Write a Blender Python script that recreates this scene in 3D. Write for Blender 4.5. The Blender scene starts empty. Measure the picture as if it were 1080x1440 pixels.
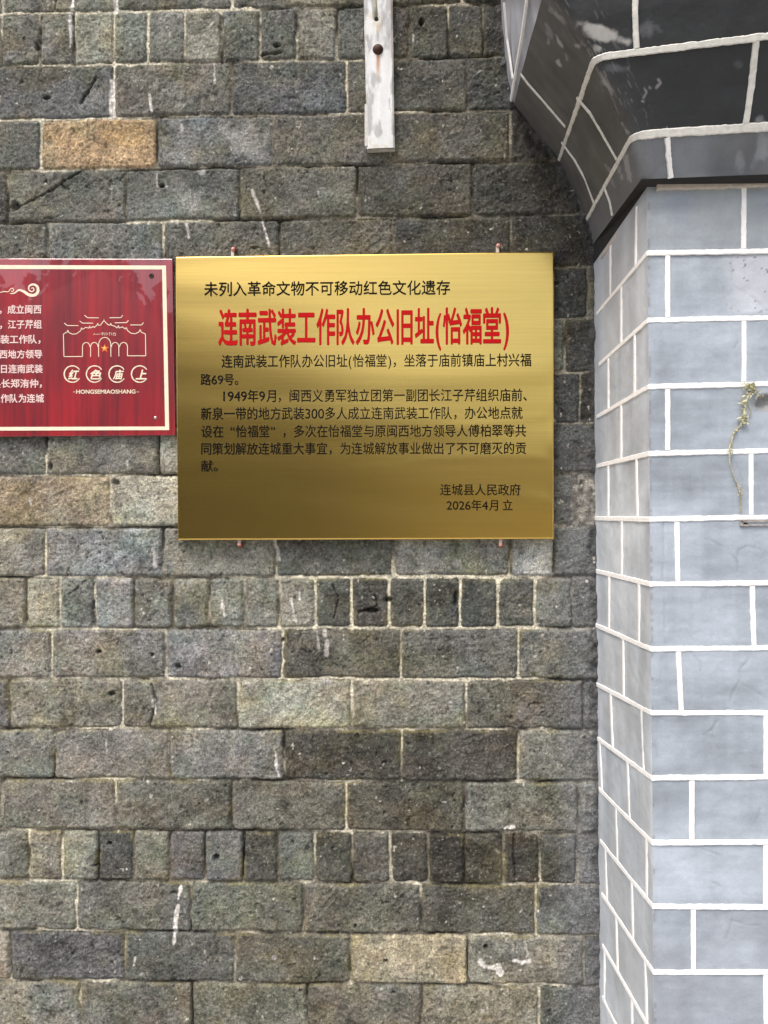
import bpy, math, random
import numpy as np
from mathutils import Vector, Matrix, Euler

random.seed(7)
SC = bpy.context.scene
COL = SC.collection
R = math.radians

# ------------------------------------------------------------------ camera, world, sun, exposure
CAM_POS = Vector((0.0, -1.62, 1.55))
F_PX, PW, PH, HORIZON = 1082.0, 1080.0, 1440.0, 728.0
PITCH, YAW = math.atan((HORIZON - PH/2)/F_PX), R(1.36)
cam_data = bpy.data.cameras.new('camera')
cam = bpy.data.objects.new('camera', cam_data)
COL.objects.link(cam)
cam.location = CAM_POS
cam.rotation_euler = (math.pi/2 + PITCH, 0, YAW)
cam_data.sensor_fit = 'VERTICAL'
cam_data.sensor_height = 36.0
cam_data.lens = 36.0*F_PX/PH
cam_data.clip_start, cam_data.clip_end = 0.02, 2000
SC.camera = cam

SUN_EL, SUN_AZ = R(60), R(213)        # azimuth clockwise from +y: the sun stands behind the camera, a little to the left
world = bpy.data.worlds.new('World'); SC.world = world
world.use_nodes = True
wn = world.node_tree.nodes; wl = world.node_tree.links
sky = wn.new('ShaderNodeTexSky'); sky.sky_type = 'NISHITA'; sky.sun_disc = False
sky.sun_elevation = SUN_EL; sky.sun_rotation = SUN_AZ
sky.air_density = 1.0; sky.dust_density = 6.0; sky.ozone_density = 1.0
bg = wn['Background']; bg.inputs['Strength'].default_value = 0.15
wl.new(sky.outputs[0], bg.inputs['Color'])
sun_d = bpy.data.lights.new('sun', 'SUN'); sun_d.energy = 1.15; sun_d.angle = R(20); sun_d.color = (1, 0.975, 0.94)
sun = bpy.data.objects.new('sun', sun_d); COL.objects.link(sun)
sd = Vector((math.sin(SUN_AZ)*math.cos(SUN_EL), math.cos(SUN_AZ)*math.cos(SUN_EL), math.sin(SUN_EL)))
sun.rotation_euler = sd.to_track_quat('Z', 'Y').to_euler()
sun.location = (-2, -6, 8)
SC.view_settings.view_transform = 'Standard'
SC.view_settings.look = 'None'
SC.view_settings.gamma = 1
SC.view_settings.exposure = 0.75

# ------------------------------------------------------------------ measuring helpers (survey of the wall from the photograph)
CR = np.array(Euler((math.pi/2 + PITCH, 0, YAW)).to_matrix())
CP = np.array(CAM_POS)
def ray(px, py):
    return CR @ np.array([(px - PW/2)/F_PX, -(py - PH/2)/F_PX, -1.0])
def hit(px, py, y=0.0):                       # point on the plane at that y
    d = ray(px, py); return CP + d*((y - CP[1])/d[1])
def hit_plane(px, py, p0, n):
    d = ray(px, py); return CP + d*(np.dot(p0 - CP, n)/np.dot(d, n))
def proj(P):                                  # (...,3) -> survey coordinates
    q = (P - CP) @ CR
    return PW/2 - F_PX*q[..., 0]/q[..., 2], PH/2 + F_PX*q[..., 1]/q[..., 2]
def lin(c):
    c = np.asarray(c, float)/255.0
    return np.where(c <= 0.04045, c/12.92, ((c + 0.055)/1.055)**2.4)

# ------------------------------------------------------------------ noise
def h2(ix, iy, seed):
    n = (ix.astype(np.int64)*374761393 + iy.astype(np.int64)*668265263 + seed*1442695041) & 0xffffffff
    n = ((n ^ (n >> 13))*1274126177) & 0xffffffff
    n = ((n ^ (n >> 16))*2246822519) & 0xffffffff
    return ((n ^ (n >> 15)) & 0xffffff)/float(0xffffff)
def vnoise(x, y, seed=0):
    xi, yi = np.floor(x), np.floor(y); fx, fy = x - xi, y - yi
    fx = fx*fx*fx*(fx*(fx*6 - 15) + 10); fy = fy*fy*fy*(fy*(fy*6 - 15) + 10)
    a, b = h2(xi, yi, seed), h2(xi + 1, yi, seed); c, d = h2(xi, yi + 1, seed), h2(xi + 1, yi + 1, seed)
    return (a + (b - a)*fx)*(1 - fy) + (c + (d - c)*fx)*fy
def fbm(x, y, seed=0, octv=4, gain=0.5):
    s, a, t = 0, 1, 0
    for k in range(octv):
        s = s + a*vnoise(x*2.03**k + 17.3*k, y*2.03**k - 9.1*k, seed + 31*k); t += a; a *= gain
    return s/t*2 - 1
def sst(a, b, x):
    t = np.clip((x - a)/(b - a), 0, 1); return t*t*(3 - 2*t)
def segdist(x, y, pts):
    best = np.full(x.shape, 1e9)
    for (ax, ay), (bx, by) in zip(pts[:-1], pts[1:]):
        dx, dy = bx - ax, by - ay; L = dx*dx + dy*dy + 1e-12
        t = np.clip(((x - ax)*dx + (y - ay)*dy)/L, 0, 1)
        best = np.minimum(best, np.hypot(x - ax - t*dx, y - ay - t*dy))
    return best

# ------------------------------------------------------------------ object helpers
def tag(o, label=None, cat=None, group=None, kind=None):
    if label: o['label'] = label
    if cat: o['category'] = cat
    if group: o['group'] = group
    if kind: o['kind'] = kind
    return o
def empty(name, loc):
    o = bpy.data.objects.new(name, None); COL.objects.link(o); o.location = loc; o.empty_display_size = 0.05
    return o
def link(name, mesh, mat, parent=None):
    o = bpy.data.objects.new(name, mesh); COL.objects.link(o)
    if mat: mesh.materials.append(mat)
    if parent:
        o.parent = parent; o.matrix_parent_inverse = Matrix.Translation(-Vector(parent.location))
    return o
def np_mesh(name, V, Q, colors=None, smooth=True):
    """V (n,3), Q (m,4) quads."""
    me = bpy.data.meshes.new(name)
    V = np.asarray(V, np.float32); Q = np.asarray(Q, np.int32)
    me.vertices.add(len(V)); me.vertices.foreach_set('co', V.ravel())
    me.loops.add(Q.size); me.loops.foreach_set('vertex_index', Q.ravel())
    me.polygons.add(len(Q))
    me.polygons.foreach_set('loop_start', np.arange(0, Q.size, 4, dtype=np.int32))
    me.polygons.foreach_set('use_smooth', np.full(len(Q), smooth))
    if colors is not None:
        at = me.attributes.new('tint', 'FLOAT_COLOR', 'POINT')
        c = np.ones((len(V), 4), np.float32); c[:, :3] = colors
        at.data.foreach_set('color', c.ravel())
    me.update(calc_edges=True); me.validate()
    return me
def grid_quads(nu, nv, off=0):
    i = np.arange(nu*nv).reshape(nu, nv) + off
    return np.stack([i[:-1, :-1], i[1:, :-1], i[1:, 1:], i[:-1, 1:]], -1).reshape(-1, 4)
class MB:
    """collects faces of one mesh"""
    def __init__(s): s.v = []; s.f = []
    def add(s, V, Fs):
        o = len(s.v); s.v += [tuple(map(float, p)) for p in V]; s.f += [tuple(i + o for i in f) for f in Fs]
    def box(s, lo, hi, bev=0.0):
        import bmesh
        bm = bmesh.new(); bmesh.ops.create_cube(bm, size=1)
        lo, hi = np.array(lo, float), np.array(hi, float)
        for v in bm.verts: v.co = Vector((lo + hi)/2 + np.array(v.co)*(hi - lo))
        if bev: bmesh.ops.bevel(bm, geom=bm.edges[:], offset=bev, segments=2, affect='EDGES', profile=0.6)
        bm.verts.index_update()
        s.add([v.co for v in bm.verts], [[v.index for v in f.verts] for f in bm.faces]); bm.free()
    def ribbon(s, pts, nrm, w, th=0.001, jit=0.0, step=0.004, seed=0, lift=0.0, side=None):
        """a raised band following pts (3D); nrm = outward normal (one or per point); w = width or list"""
        P = np.array(pts, float); N = np.array(nrm, float)
        if N.ndim == 1: N = np.repeat(N[None], len(P), 0)
        Wd = np.full(len(P), w) if np.isscalar(w) else np.array(w, float)
        seg = np.linalg.norm(np.diff(P, axis=0), axis=1); cum = np.concatenate([[0], np.cumsum(seg)])
        n = max(2, int(cum[-1]/step) + 1); t = np.linspace(0, cum[-1], n)
        t = np.unique(np.concatenate([t, cum]))
        keep = np.concatenate([[True], np.diff(t) > 1e-6]); t = t[keep]; n = len(t)
        ip = lambda A: np.stack([np.interp(t, cum, A[:, k]) for k in range(3)], -1)
        P2, N2, W2 = ip(P), ip(N), np.interp(t, cum, Wd)
        T = np.gradient(P2, axis=0); T /= np.linalg.norm(T, axis=1, keepdims=True) + 1e-12
        N2 /= np.linalg.norm(N2, axis=1, keepdims=True)
        B = np.cross(T, N2); B /= np.linalg.norm(B, axis=1, keepdims=True) + 1e-12
        rng = np.random.RandomState(seed + 5)
        off0 = seed*7.77
        ja = fbm(t*90 + off0, t*0 + 3.1, 11)*jit + fbm(t*400 + off0, t*0 + 5, 13)*jit*0.6
        jb = fbm(t*90 + off0, t*0 + 9.7, 17)*jit + fbm(t*400 + off0, t*0 + 8, 19)*jit*0.6
        a = P2 + B*(W2/2 + ja)[:, None]; b = P2 - B*(W2/2 + jb)[:, None]
        up = N2*(th + lift); lo = N2*(lift - 0.0015)
        V = np.concatenate([a + lo, a*0.88 + b*0.12 + up, b*0.88 + a*0.12 + up, b + lo])
        Fs = []
        for i in range(n - 1):
            for k in range(3):
                Fs.append((k*n + i, k*n + i + 1, (k + 1)*n + i + 1, (k + 1)*n + i))
        Fs.append((0, n, 2*n, 3*n)); Fs.append((n - 1, 4*n - 1, 3*n - 1, 2*n - 1))
        s.add(V, Fs)
    def tube(s, pts, rad, seg=8):
        P = np.array(pts, float); n = len(P); rad = np.full(n, rad) if np.isscalar(rad) else np.array(rad, float)
        T = np.gradient(P, axis=0); V = []
        for i in range(n):
            t = Vector(T[i]).normalized(); a = t.orthogonal().normalized(); b = t.cross(a)
            for k in range(seg):
                an = 2*math.pi*k/seg; V.append(Vector(P[i]) + (a*math.cos(an) + b*math.sin(an))*rad[i])
        Fs = [(i*seg + k, i*seg + (k + 1) % seg, (i + 1)*seg + (k + 1) % seg, (i + 1)*seg + k) for i in range(n - 1) for k in range(seg)]
        Fs += [tuple(range(seg))[::-1], tuple(range((n - 1)*seg, n*seg))]
        s.add(V, Fs)
    def lathe(s, c, prof, seg=20, axis=(0, -1, 0)):
        """prof: (radius, height along axis)"""
        ax = Vector(axis).normalized(); a = ax.orthogonal().normalized(); b = ax.cross(a); V = []
        for r, hgt in prof:
            for k in range(seg):
                an = 2*math.pi*k/seg
                V.append(Vector(c) + ax*hgt + (a*math.cos(an) + b*math.sin(an))*max(r, 1e-5))
        n = len(prof)
        Fs = [(i*seg + k, i*seg + (k + 1) % seg, (i + 1)*seg + (k + 1) % seg, (i + 1)*seg + k) for i in range(n - 1) for k in range(seg)]
        Fs += [tuple(range(seg))[::-1], tuple(range((n - 1)*seg, n*seg))]
        s.add(V, Fs)
    def build(s, name, mat, parent=None, smooth=False):
        me = bpy.data.meshes.new(name); me.from_pydata(s.v, [], s.f); me.update()
        import bmesh
        bm = bmesh.new(); bm.from_mesh(me); bmesh.ops.recalc_face_normals(bm, faces=bm.faces[:]); bm.to_mesh(me); bm.free()
        if smooth: me.polygons.foreach_set('use_smooth', [True]*len(me.polygons))
        return link(name, me, mat, parent)

# ------------------------------------------------------------------ materials
def mat(name):
    m = bpy.data.materials.new(name); m.use_nodes = True
    return m, m.node_tree.nodes, m.node_tree.links, m.node_tree.nodes['Principled BSDF']
def noise_node(n, l, scale, detail=4, rough=0.55, vec=None, stretch=None):
    tc = n.new('ShaderNodeTexCoord'); src = tc.outputs['Object']
    if stretch:
        mp = n.new('ShaderNodeMapping'); mp.inputs['Scale'].default_value = stretch; l.new(src, mp.inputs[0]); src = mp.outputs[0]
    t = n.new('ShaderNodeTexNoise'); t.inputs['Scale'].default_value = scale
    t.inputs['Detail'].default_value = detail; t.inputs['Roughness'].default_value = rough
    l.new(src, t.inputs['Vector']); return t.outputs[0]
def ramp(n, l, src, lo, hi, a=0.0, b=1.0):
    r = n.new('ShaderNodeMapRange'); r.inputs[1].default_value = lo; r.inputs[2].default_value = hi
    r.inputs[3].default_value = a; r.inputs[4].default_value = b; l.new(src, r.inputs[0]); return r.outputs[0]
def math_node(n, l, op, a, b):
    m = n.new('ShaderNodeMath'); m.operation = op
    for i, x in enumerate((a, b)):
        if isinstance(x, (int, float)): m.inputs[i].default_value = x
        else: l.new(x, m.inputs[i])
    return m.outputs[0]
def scale_col(n, l, col, fac):
    m = n.new('ShaderNodeVectorMath'); m.operation = 'SCALE'; l.new(col, m.inputs[0]); l.new(fac, m.inputs['Scale']); return m.outputs[0]
def bump(n, l, bsdf, src, strength, dist):
    b = n.new('ShaderNodeBump'); b.inputs['Strength'].default_value = strength; b.inputs['Distance'].default_value = dist
    l.new(src, b.inputs['Height']); l.new(b.outputs[0], bsdf.inputs['Normal']); return b

def tinted(name, rough, grains, bump_grain=None, bump_d=0.001, spec=0.3):
    """colour from the surface survey times several grain noises: grains = [(scale, lo, hi), ...]"""
    m, n, l, b = mat(name)
    at = n.new('ShaderNodeAttribute'); at.attribute_name = 'tint'; c = at.outputs['Color']
    for sc, lo, hi in grains:
        c = scale_col(n, l, c, ramp(n, l, noise_node(n, l, sc, 3), 0.3, 0.7, lo, hi))
    l.new(c, b.inputs['Base Color']); b.inputs['Roughness'].default_value = rough
    b.inputs['Specular IOR Level'].default_value = spec
    if bump_grain: bump(n, l, b, noise_node(n, l, bump_grain, 5, 0.65), 1.0, bump_d)
    return m
M_brick = tinted('old_grey_brick', 0.92, [(480, 0.55, 1.45), (210, 0.68, 1.34), (90, 0.78, 1.22)], 430, 0.0050, 0.2)
M_cement = tinted('grey_painted_cement', 0.62, [(26, 0.93, 1.07), (240, 0.96, 1.04)], 120, 0.0006, 0.35)
M_plank = tinted('weathered_white_paint', 0.6, [(300, 0.95, 1.05)], 220, 0.0006, 0.3)

def plain(name, rgb, rough=0.6, metal=0.0, var=0.12, sc=60, bumpd=0.0, spec=0.4):
    m, n, l, b = mat(name)
    col = n.new('ShaderNodeRGB'); col.outputs[0].default_value = (*rgb, 1)
    c = scale_col(n, l, col.outputs[0], ramp(n, l, noise_node(n, l, sc, 4), 0.3, 0.7, 1 - var, 1 + var))
    l.new(c, b.inputs['Base Color']); b.inputs['Roughness'].default_value = rough; b.inputs['Metallic'].default_value = metal
    b.inputs['Specular IOR Level'].default_value = spec
    if bumpd: bump(n, l, b, noise_node(n, l, sc*3, 4), 0.8, bumpd)
    return m
M_line = plain('white_line_paint', (0.83, 0.83, 0.82), 0.6, 0, 0.06, 90, 0.0008)
M_line_old = plain('dull_line_paint', (0.66, 0.66, 0.61), 0.7, 0, 0.14, 130, 0.0012)
M_beige = plain('beige_cement_fillet', (0.46, 0.41, 0.35), 0.75, 0, 0.15, 90, 0.001)
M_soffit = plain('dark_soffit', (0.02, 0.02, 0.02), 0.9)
M_black = plain('black_lettering', (0.006, 0.005, 0.004), 0.8, 0, 0.05, spec=0.08)
M_titlered = plain('red_lettering', (0.40, 0.005, 0.006), 0.7, 0, 0.05, spec=0.1)
M_cream = plain('cream_print', (0.78, 0.68, 0.52), 0.35, 0, 0.05)
M_pinkwhite = plain('pale_pink_print', (0.74, 0.55, 0.52), 0.35, 0, 0.06)
M_star = plain('orange_star', (0.75, 0.16, 0.03), 0.4, 0, 0.1)
M_star_gold = plain('gold_star_centre', (0.85, 0.5, 0.12), 0.4, 0, 0.1)
M_steel = plain('dull_steel', (0.5, 0.48, 0.45), 0.4, 0.9, 0.1, 300)
M_tab = plain('pale_metal_tab', (0.55, 0.50, 0.43), 0.5, 0.4, 0.1, 300)
M_plug = plain('red_plastic_plug', (0.24, 0.045, 0.035), 0.6, 0, 0.1, 200)
M_pinkhead = plain('pinkish_screw_head', (0.50, 0.27, 0.22), 0.45, 0.2, 0.1, 200)
M_rust = plain('rusty_iron', (0.045, 0.018, 0.012), 0.6, 0.3, 0.5, 260, 0.001)
M_hole = plain('dark_hole', (0.012, 0.011, 0.01), 0.95)
M_oldrod = plain('grey_green_cord', (0.30, 0.30, 0.22), 0.8, 0, 0.25, 200, 0.001)
M_leaf = plain('yellow_green_leaf', (0.47, 0.46, 0.30), 0.7, 0, 0.5, 300)
M_stem = plain('dry_stem', (0.42, 0.40, 0.28), 0.8, 0, 0.4, 300)
M_ground = plain('street_concrete', (0.40, 0.385, 0.36), 0.9, 0, 0.2, 3, 0.002)
M_hill = tinted('hill_earth', 0.95, [(0.4, 0.6, 1.4)])
M_tree = plain('tree_foliage', (0.045, 0.055, 0.02), 0.9, 0, 0.4, 0.8)

# brushed brass sheet: real metal, brushed along its length, slightly wavy
def brass():
    m, n, l, b = mat('brushed_brass_sheet')
    g = noise_node(n, l, 6, 3, 0.6, stretch=(0.6, 40, 40))
    col = n.new('ShaderNodeRGB'); col.outputs[0].default_value = (0.71, 0.495, 0.14, 1)
    l.new(scale_col(n, l, col.outputs[0], ramp(n, l, g, 0.3, 0.7, 0.95, 1.05)), b.inputs['Base Color'])
    b.inputs['Metallic'].default_value = 1.0
    b.inputs['Roughness'].default_value = 0.20
    w = noise_node(n, l, 1.0, 1, 0.4, stretch=(1.8, 1, 9))
    f = noise_node(n, l, 60, 2, 0.5, stretch=(0.15, 1, 22))
    h = math_node(n, l, 'ADD', w, math_node(n, l, 'MULTIPLY', f, 0.002))
    bump(n, l, b, h, 1.0, 0.0026)
    return m
M_brass = brass()
M_brass_edge = plain('brass_fold', (0.62, 0.42, 0.14), 0.25, 1.0, 0.05, 100)
def redboard():
    m, n, l, b = mat('red_woodgrain_board')
    g = noise_node(n, l, 30, 6, 0.7, stretch=(4.5, 1, 0.12))
    g2 = noise_node(n, l, 7, 3, 0.5, stretch=(1.5, 1, 0.5))
    mx = n.new('ShaderNodeMix'); mx.data_type = 'RGBA'
    mx.inputs[6].default_value = (0.085, 0.006, 0.014, 1); mx.inputs[7].default_value = (0.33, 0.010, 0.018, 1)
    l.new(ramp(n, l, math_node(n, l, 'ADD', math_node(n, l, 'MULTIPLY', g, 0.6), math_node(n, l, 'MULTIPLY', g2, 0.4)), 0.33, 0.62), mx.inputs[0])
    l.new(mx.outputs[2], b.inputs['Base Color'])
    b.inputs['Roughness'].default_value = 0.35
    b.inputs['Coat Weight'].default_value = 1.0; b.inputs['Coat Roughness'].default_value = 0.015; b.inputs['Coat IOR'].default_value = 1.62
    return m
M_red = redboard()

# ================================================================== SETTING behind the camera: street, hill, wood (seen only mirrored in the signs)
mb = MB(); mb.add([(-300, -300, 0), (300, -300, 0), (300, 0.3, 0), (-300, 0.3, 0)], [(0, 1, 2, 3)])
tag(mb.build('street', M_ground), kind='structure')
AZ = [-75, -40, -28, -26, -24, -22.5, -20.5, -18.8, -17, -10, 0, 12, 40, 75]
EL = [9, 14, 16.6, 17.2, 18.6, 19.0, 18.4, 16.6, 15.2, 14.0, 9, 4.5, 4.5, 6]
def crest(az, r): return 1.55 + r*math.tan(R(np.interp(az, AZ, EL)))
HV, nu, nv = [], 61, 8
for i in range(nu):
    az = -75 + 150*i/(nu - 1)
    for j in range(nv):
        t = j/(nv - 1); r = 8 + 62*t + (60*(t > 0.99))
        z = (crest(az, 70) - 5.5)*min(1, t*7/6)**0.7 if j < nv - 1 else -1
        HV.append((r*math.sin(R(az)), -r*math.cos(R(az)), z - 0.05))
hx = np.array(HV); ha = np.degrees(np.arctan2(hx[:, 0], -hx[:, 1])); ht = sst(-9, 14, ha)[:, None]
hc = np.array([0.024, 0.022, 0.008])*(1 - ht) + np.array([0.22, 0.185, 0.09])*ht          # dark left, pale right: invented to shape the brass plaque's reflection
tag(link('hill', np_mesh('hill', HV, grid_quads(nu, nv), hc), M_hill), kind='structure')
rng = np.random.RandomState(3); V, Q = [], []
def crown(cx, cy, cz, rad, hh, k):
    for _ in range(k):
        d = rng.normal(size=3); d /= np.linalg.norm(d); q = rng.rand()**0.4
        wz = d[2]; rr = rad*(0.55 + 0.45*(1 - max(0, wz)))
        p = np.array([cx + d[0]*rr*q, cy + d[1]*rr*q, cz + wz*hh*q])
        a = rng.normal(size=3); a /= np.linalg.norm(a); bb = np.cross(a, rng.normal(size=3)); bb /= np.linalg.norm(bb)
        s = rad*0.2*(0.5 + rng.rand()); o = len(V)
        V.extend([p - a*s - bb*s, p + a*s - bb*s, p + a*s + bb*s, p - a*s + bb*s]); Q.append((o, o + 1, o + 2, o + 3))
for az in np.arange(-74, 74, 1.1):
    for row, (r, drop) in enumerate(((62, 2.0), (52, 4.5), (40, 6))):
        a = az + rng.uniform(-.6, .6); zc = crest(a, 70)*(r/70.0) if row else crest(a, 62)
        hh = rng.uniform(1.6, 3.6); top = zc - (0 if row == 0 else drop*0.6) + rng.uniform(-1.0, 0.5)
        crown(r*math.sin(R(a)), -r*math.cos(R(a)), top - hh, rng.uniform(1.0, 2.2), hh, 70)
tag(link('forest', np_mesh('forest', V, Q, smooth=False), M_tree), 'dark green wood on the hill across the street', 'wood', kind='stuff')

# ================================================================== BRICK WALL
PXM = 0.0015                                    # metres per survey unit on the wall
ROWS = [  # upper joint of each course: (height at x=10, height at x=800) and the upright joints
 ('A', -51, -64, [5, 165, 327, 494, 650]),
 ('B', 21, 4, [3, 56, 106, 161, 209, 261, 312, 366, 418, 474, 527, 576, 630, 679, 722]),
 ('C', 94, 79, [-3, 161, 326, 488, 657, 745]),
 ('D', 170, 154, [58, 221, 385, 549, 718]),
 ('E', 242, 226.5, [12, 177, 337, 503, 665, 815]),
 ('F', 315, 303, [68, 230, 393, 553, 718, 840]),
 ('G', 387, 377, [10, 174, 337, 500, 663, 826]),
 ('H', 458, 449, [40, 92, 144, 196, 248, 300, 352, 404, 456, 508, 560, 612, 664, 716, 794, 838]),
 ('I', 528, 524, [0, 163, 326, 489, 652, 815]),
 ('J', 599, 596, [66, 224, 388, 551, 690]),
 ('K', 668.5, 666, [-8, 156, 318, 481, 644, 807]),
 ('L', 742, 738.5, [65, 229, 388, 553, 717, 778]),
 ('M', 812, 811, [-12, 37, 85, 134, 189, 243, 295, 344, 393, 444, 494, 547, 597, 647, 700, 752, 805]),
 ('N', 884, 882.5, [74, 234, 398, 564, 729]),
 ('O', 953.7, 955, [14, 173, 335, 495, 656, 820]),
 ('P', 1024, 1025.5, [77, 239, 400, 565, 728]),
 ('Q', 1094, 1099, [4, 163, 326, 487, 653, 814]),
 ('R', 1165.5, 1170, [-6, 42, 89, 139, 189, 239, 289, 342, 391, 443, 496, 549, 603, 653, 707, 759, 812]),
 ('S', 1236, 1243, [109, 268, 427, 592, 753]),
 ('T', 1307, 1314, [16, 176, 331, 493, 657, 821]),
 ('U', 1377, 1385, [113, 271, 432, 593, 758]),
 ('V', 1448, 1458, [60, 222, 385, 548, 711]),
]
TONES = """80 10 110 108 95|245 10 95 95 85|410 8 112 108 95|560 -8 85 80 70|700 -8 60 60 58
30 57 98 96 86|80 57 105 102 92|134 57 125 121 108|185 50 108 104 94|235 50 98 98 92|287 50 120 116 100|339 50 92 93 92|392 48 92 90 86|446 48 104 100 88|490 48 90 90 86|603 40 84 80 72|655 40 76 76 74|700 40 62 62 62|550 45 84 80 74
80 130 92 93 95|243 125 104 98 88|407 120 84 87 92|560 118 84 82 76|690 115 76 76 76|28 205 88 88 82|140 203 160 116 44|303 200 100 102 104|467 195 92 88 80|633 190 86 82 74|765 190 60 60 60
95 280 98 96 86|255 275 92 95 92|420 270 94 90 76|585 268 82 78 68|740 260 72 72 70|34 345 92 94 92|150 340 98 102 100|310 340 90 90 84|470 335 88 84 72|635 335 76 76 74|780 335 66 66 66
800 410 66 68 71|812 485 66 68 72|780 560 68 70 74|770 630 74 75 77|830 485 70 70 70|828 560 62 62 62
33 645 98 97 92|120 645 108 104 98|230 645 140 130 110|78 705 136 110 76|237 705 140 132 112|760 705 84 84 84|820 705 104 99 90
32 778 118 112 95|147 775 112 112 112|308 778 112 108 95|470 785 88 88 84|640 785 118 112 100|750 785 135 130 122|810 775 86 89 91
18 848 118 112 96|61 848 130 121 90|110 848 112 116 108|162 848 118 112 112|216 848 112 106 92|270 848 110 110 98|320 848 108 112 104|368 848 112 106 92|418 845 118 112 98|468 845 82 84 76|520 845 82 78 72|572 845 80 80 70|622 845 80 78 70|673 845 74 76 72|725 845 86 86 78|778 845 98 100 94|830 845 92 94 92
37 920 112 108 98|154 920 112 106 98|316 920 118 110 110|480 918 92 86 74|646 918 92 90 82|780 915 105 104 96|5 990 95 92 98|93 990 115 110 96|254 988 112 104 90|415 988 128 120 96|575 990 112 106 90|737 990 92 88 80|832 990 92 94 94
38 1060 100 104 104|158 1060 110 104 98|320 1060 110 108 104|482 1060 78 73 62|646 1060 78 72 64|785 1060 108 106 96|83 1130 108 102 92|245 1130 96 92 78|406 1130 96 92 78|570 1130 92 84 66|733 1130 104 102 88|832 1130 100 104 104
21 1201 104 104 92|65 1201 112 106 94|114 1201 112 112 98|164 1201 78 78 76|214 1201 102 100 84|264 1201 92 86 86|315 1201 96 92 90|366 1201 82 80 72|417 1201 90 92 82|470 1201 76 74 66|522 1201 88 84 78|576 1201 70 68 62|628 1201 64 58 50|680 1201 80 74 58|733 1201 76 68 58|785 1201 78 78 74|825 1201 100 100 104
50 1272 110 106 92|188 1272 98 96 88|348 1272 96 98 82|510 1275 96 92 78|672 1278 82 80 70|795 1278 90 92 92|8 1343 140 122 98|96 1343 92 90 96|254 1343 88 88 82|412 1343 92 86 70|575 1345 142 126 90|738 1348 118 110 92|832 1345 80 84 88
56 1412 116 110 92|192 1412 100 94 84|352 1412 100 98 82|512 1412 100 94 82|675 1412 118 108 84|800 1412 84 86 82"""
PALETTE = [(104, 102, 94), (112, 104, 88), (92, 94, 97), (84, 83, 78), (118, 112, 98), (96, 96, 84)]

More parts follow.
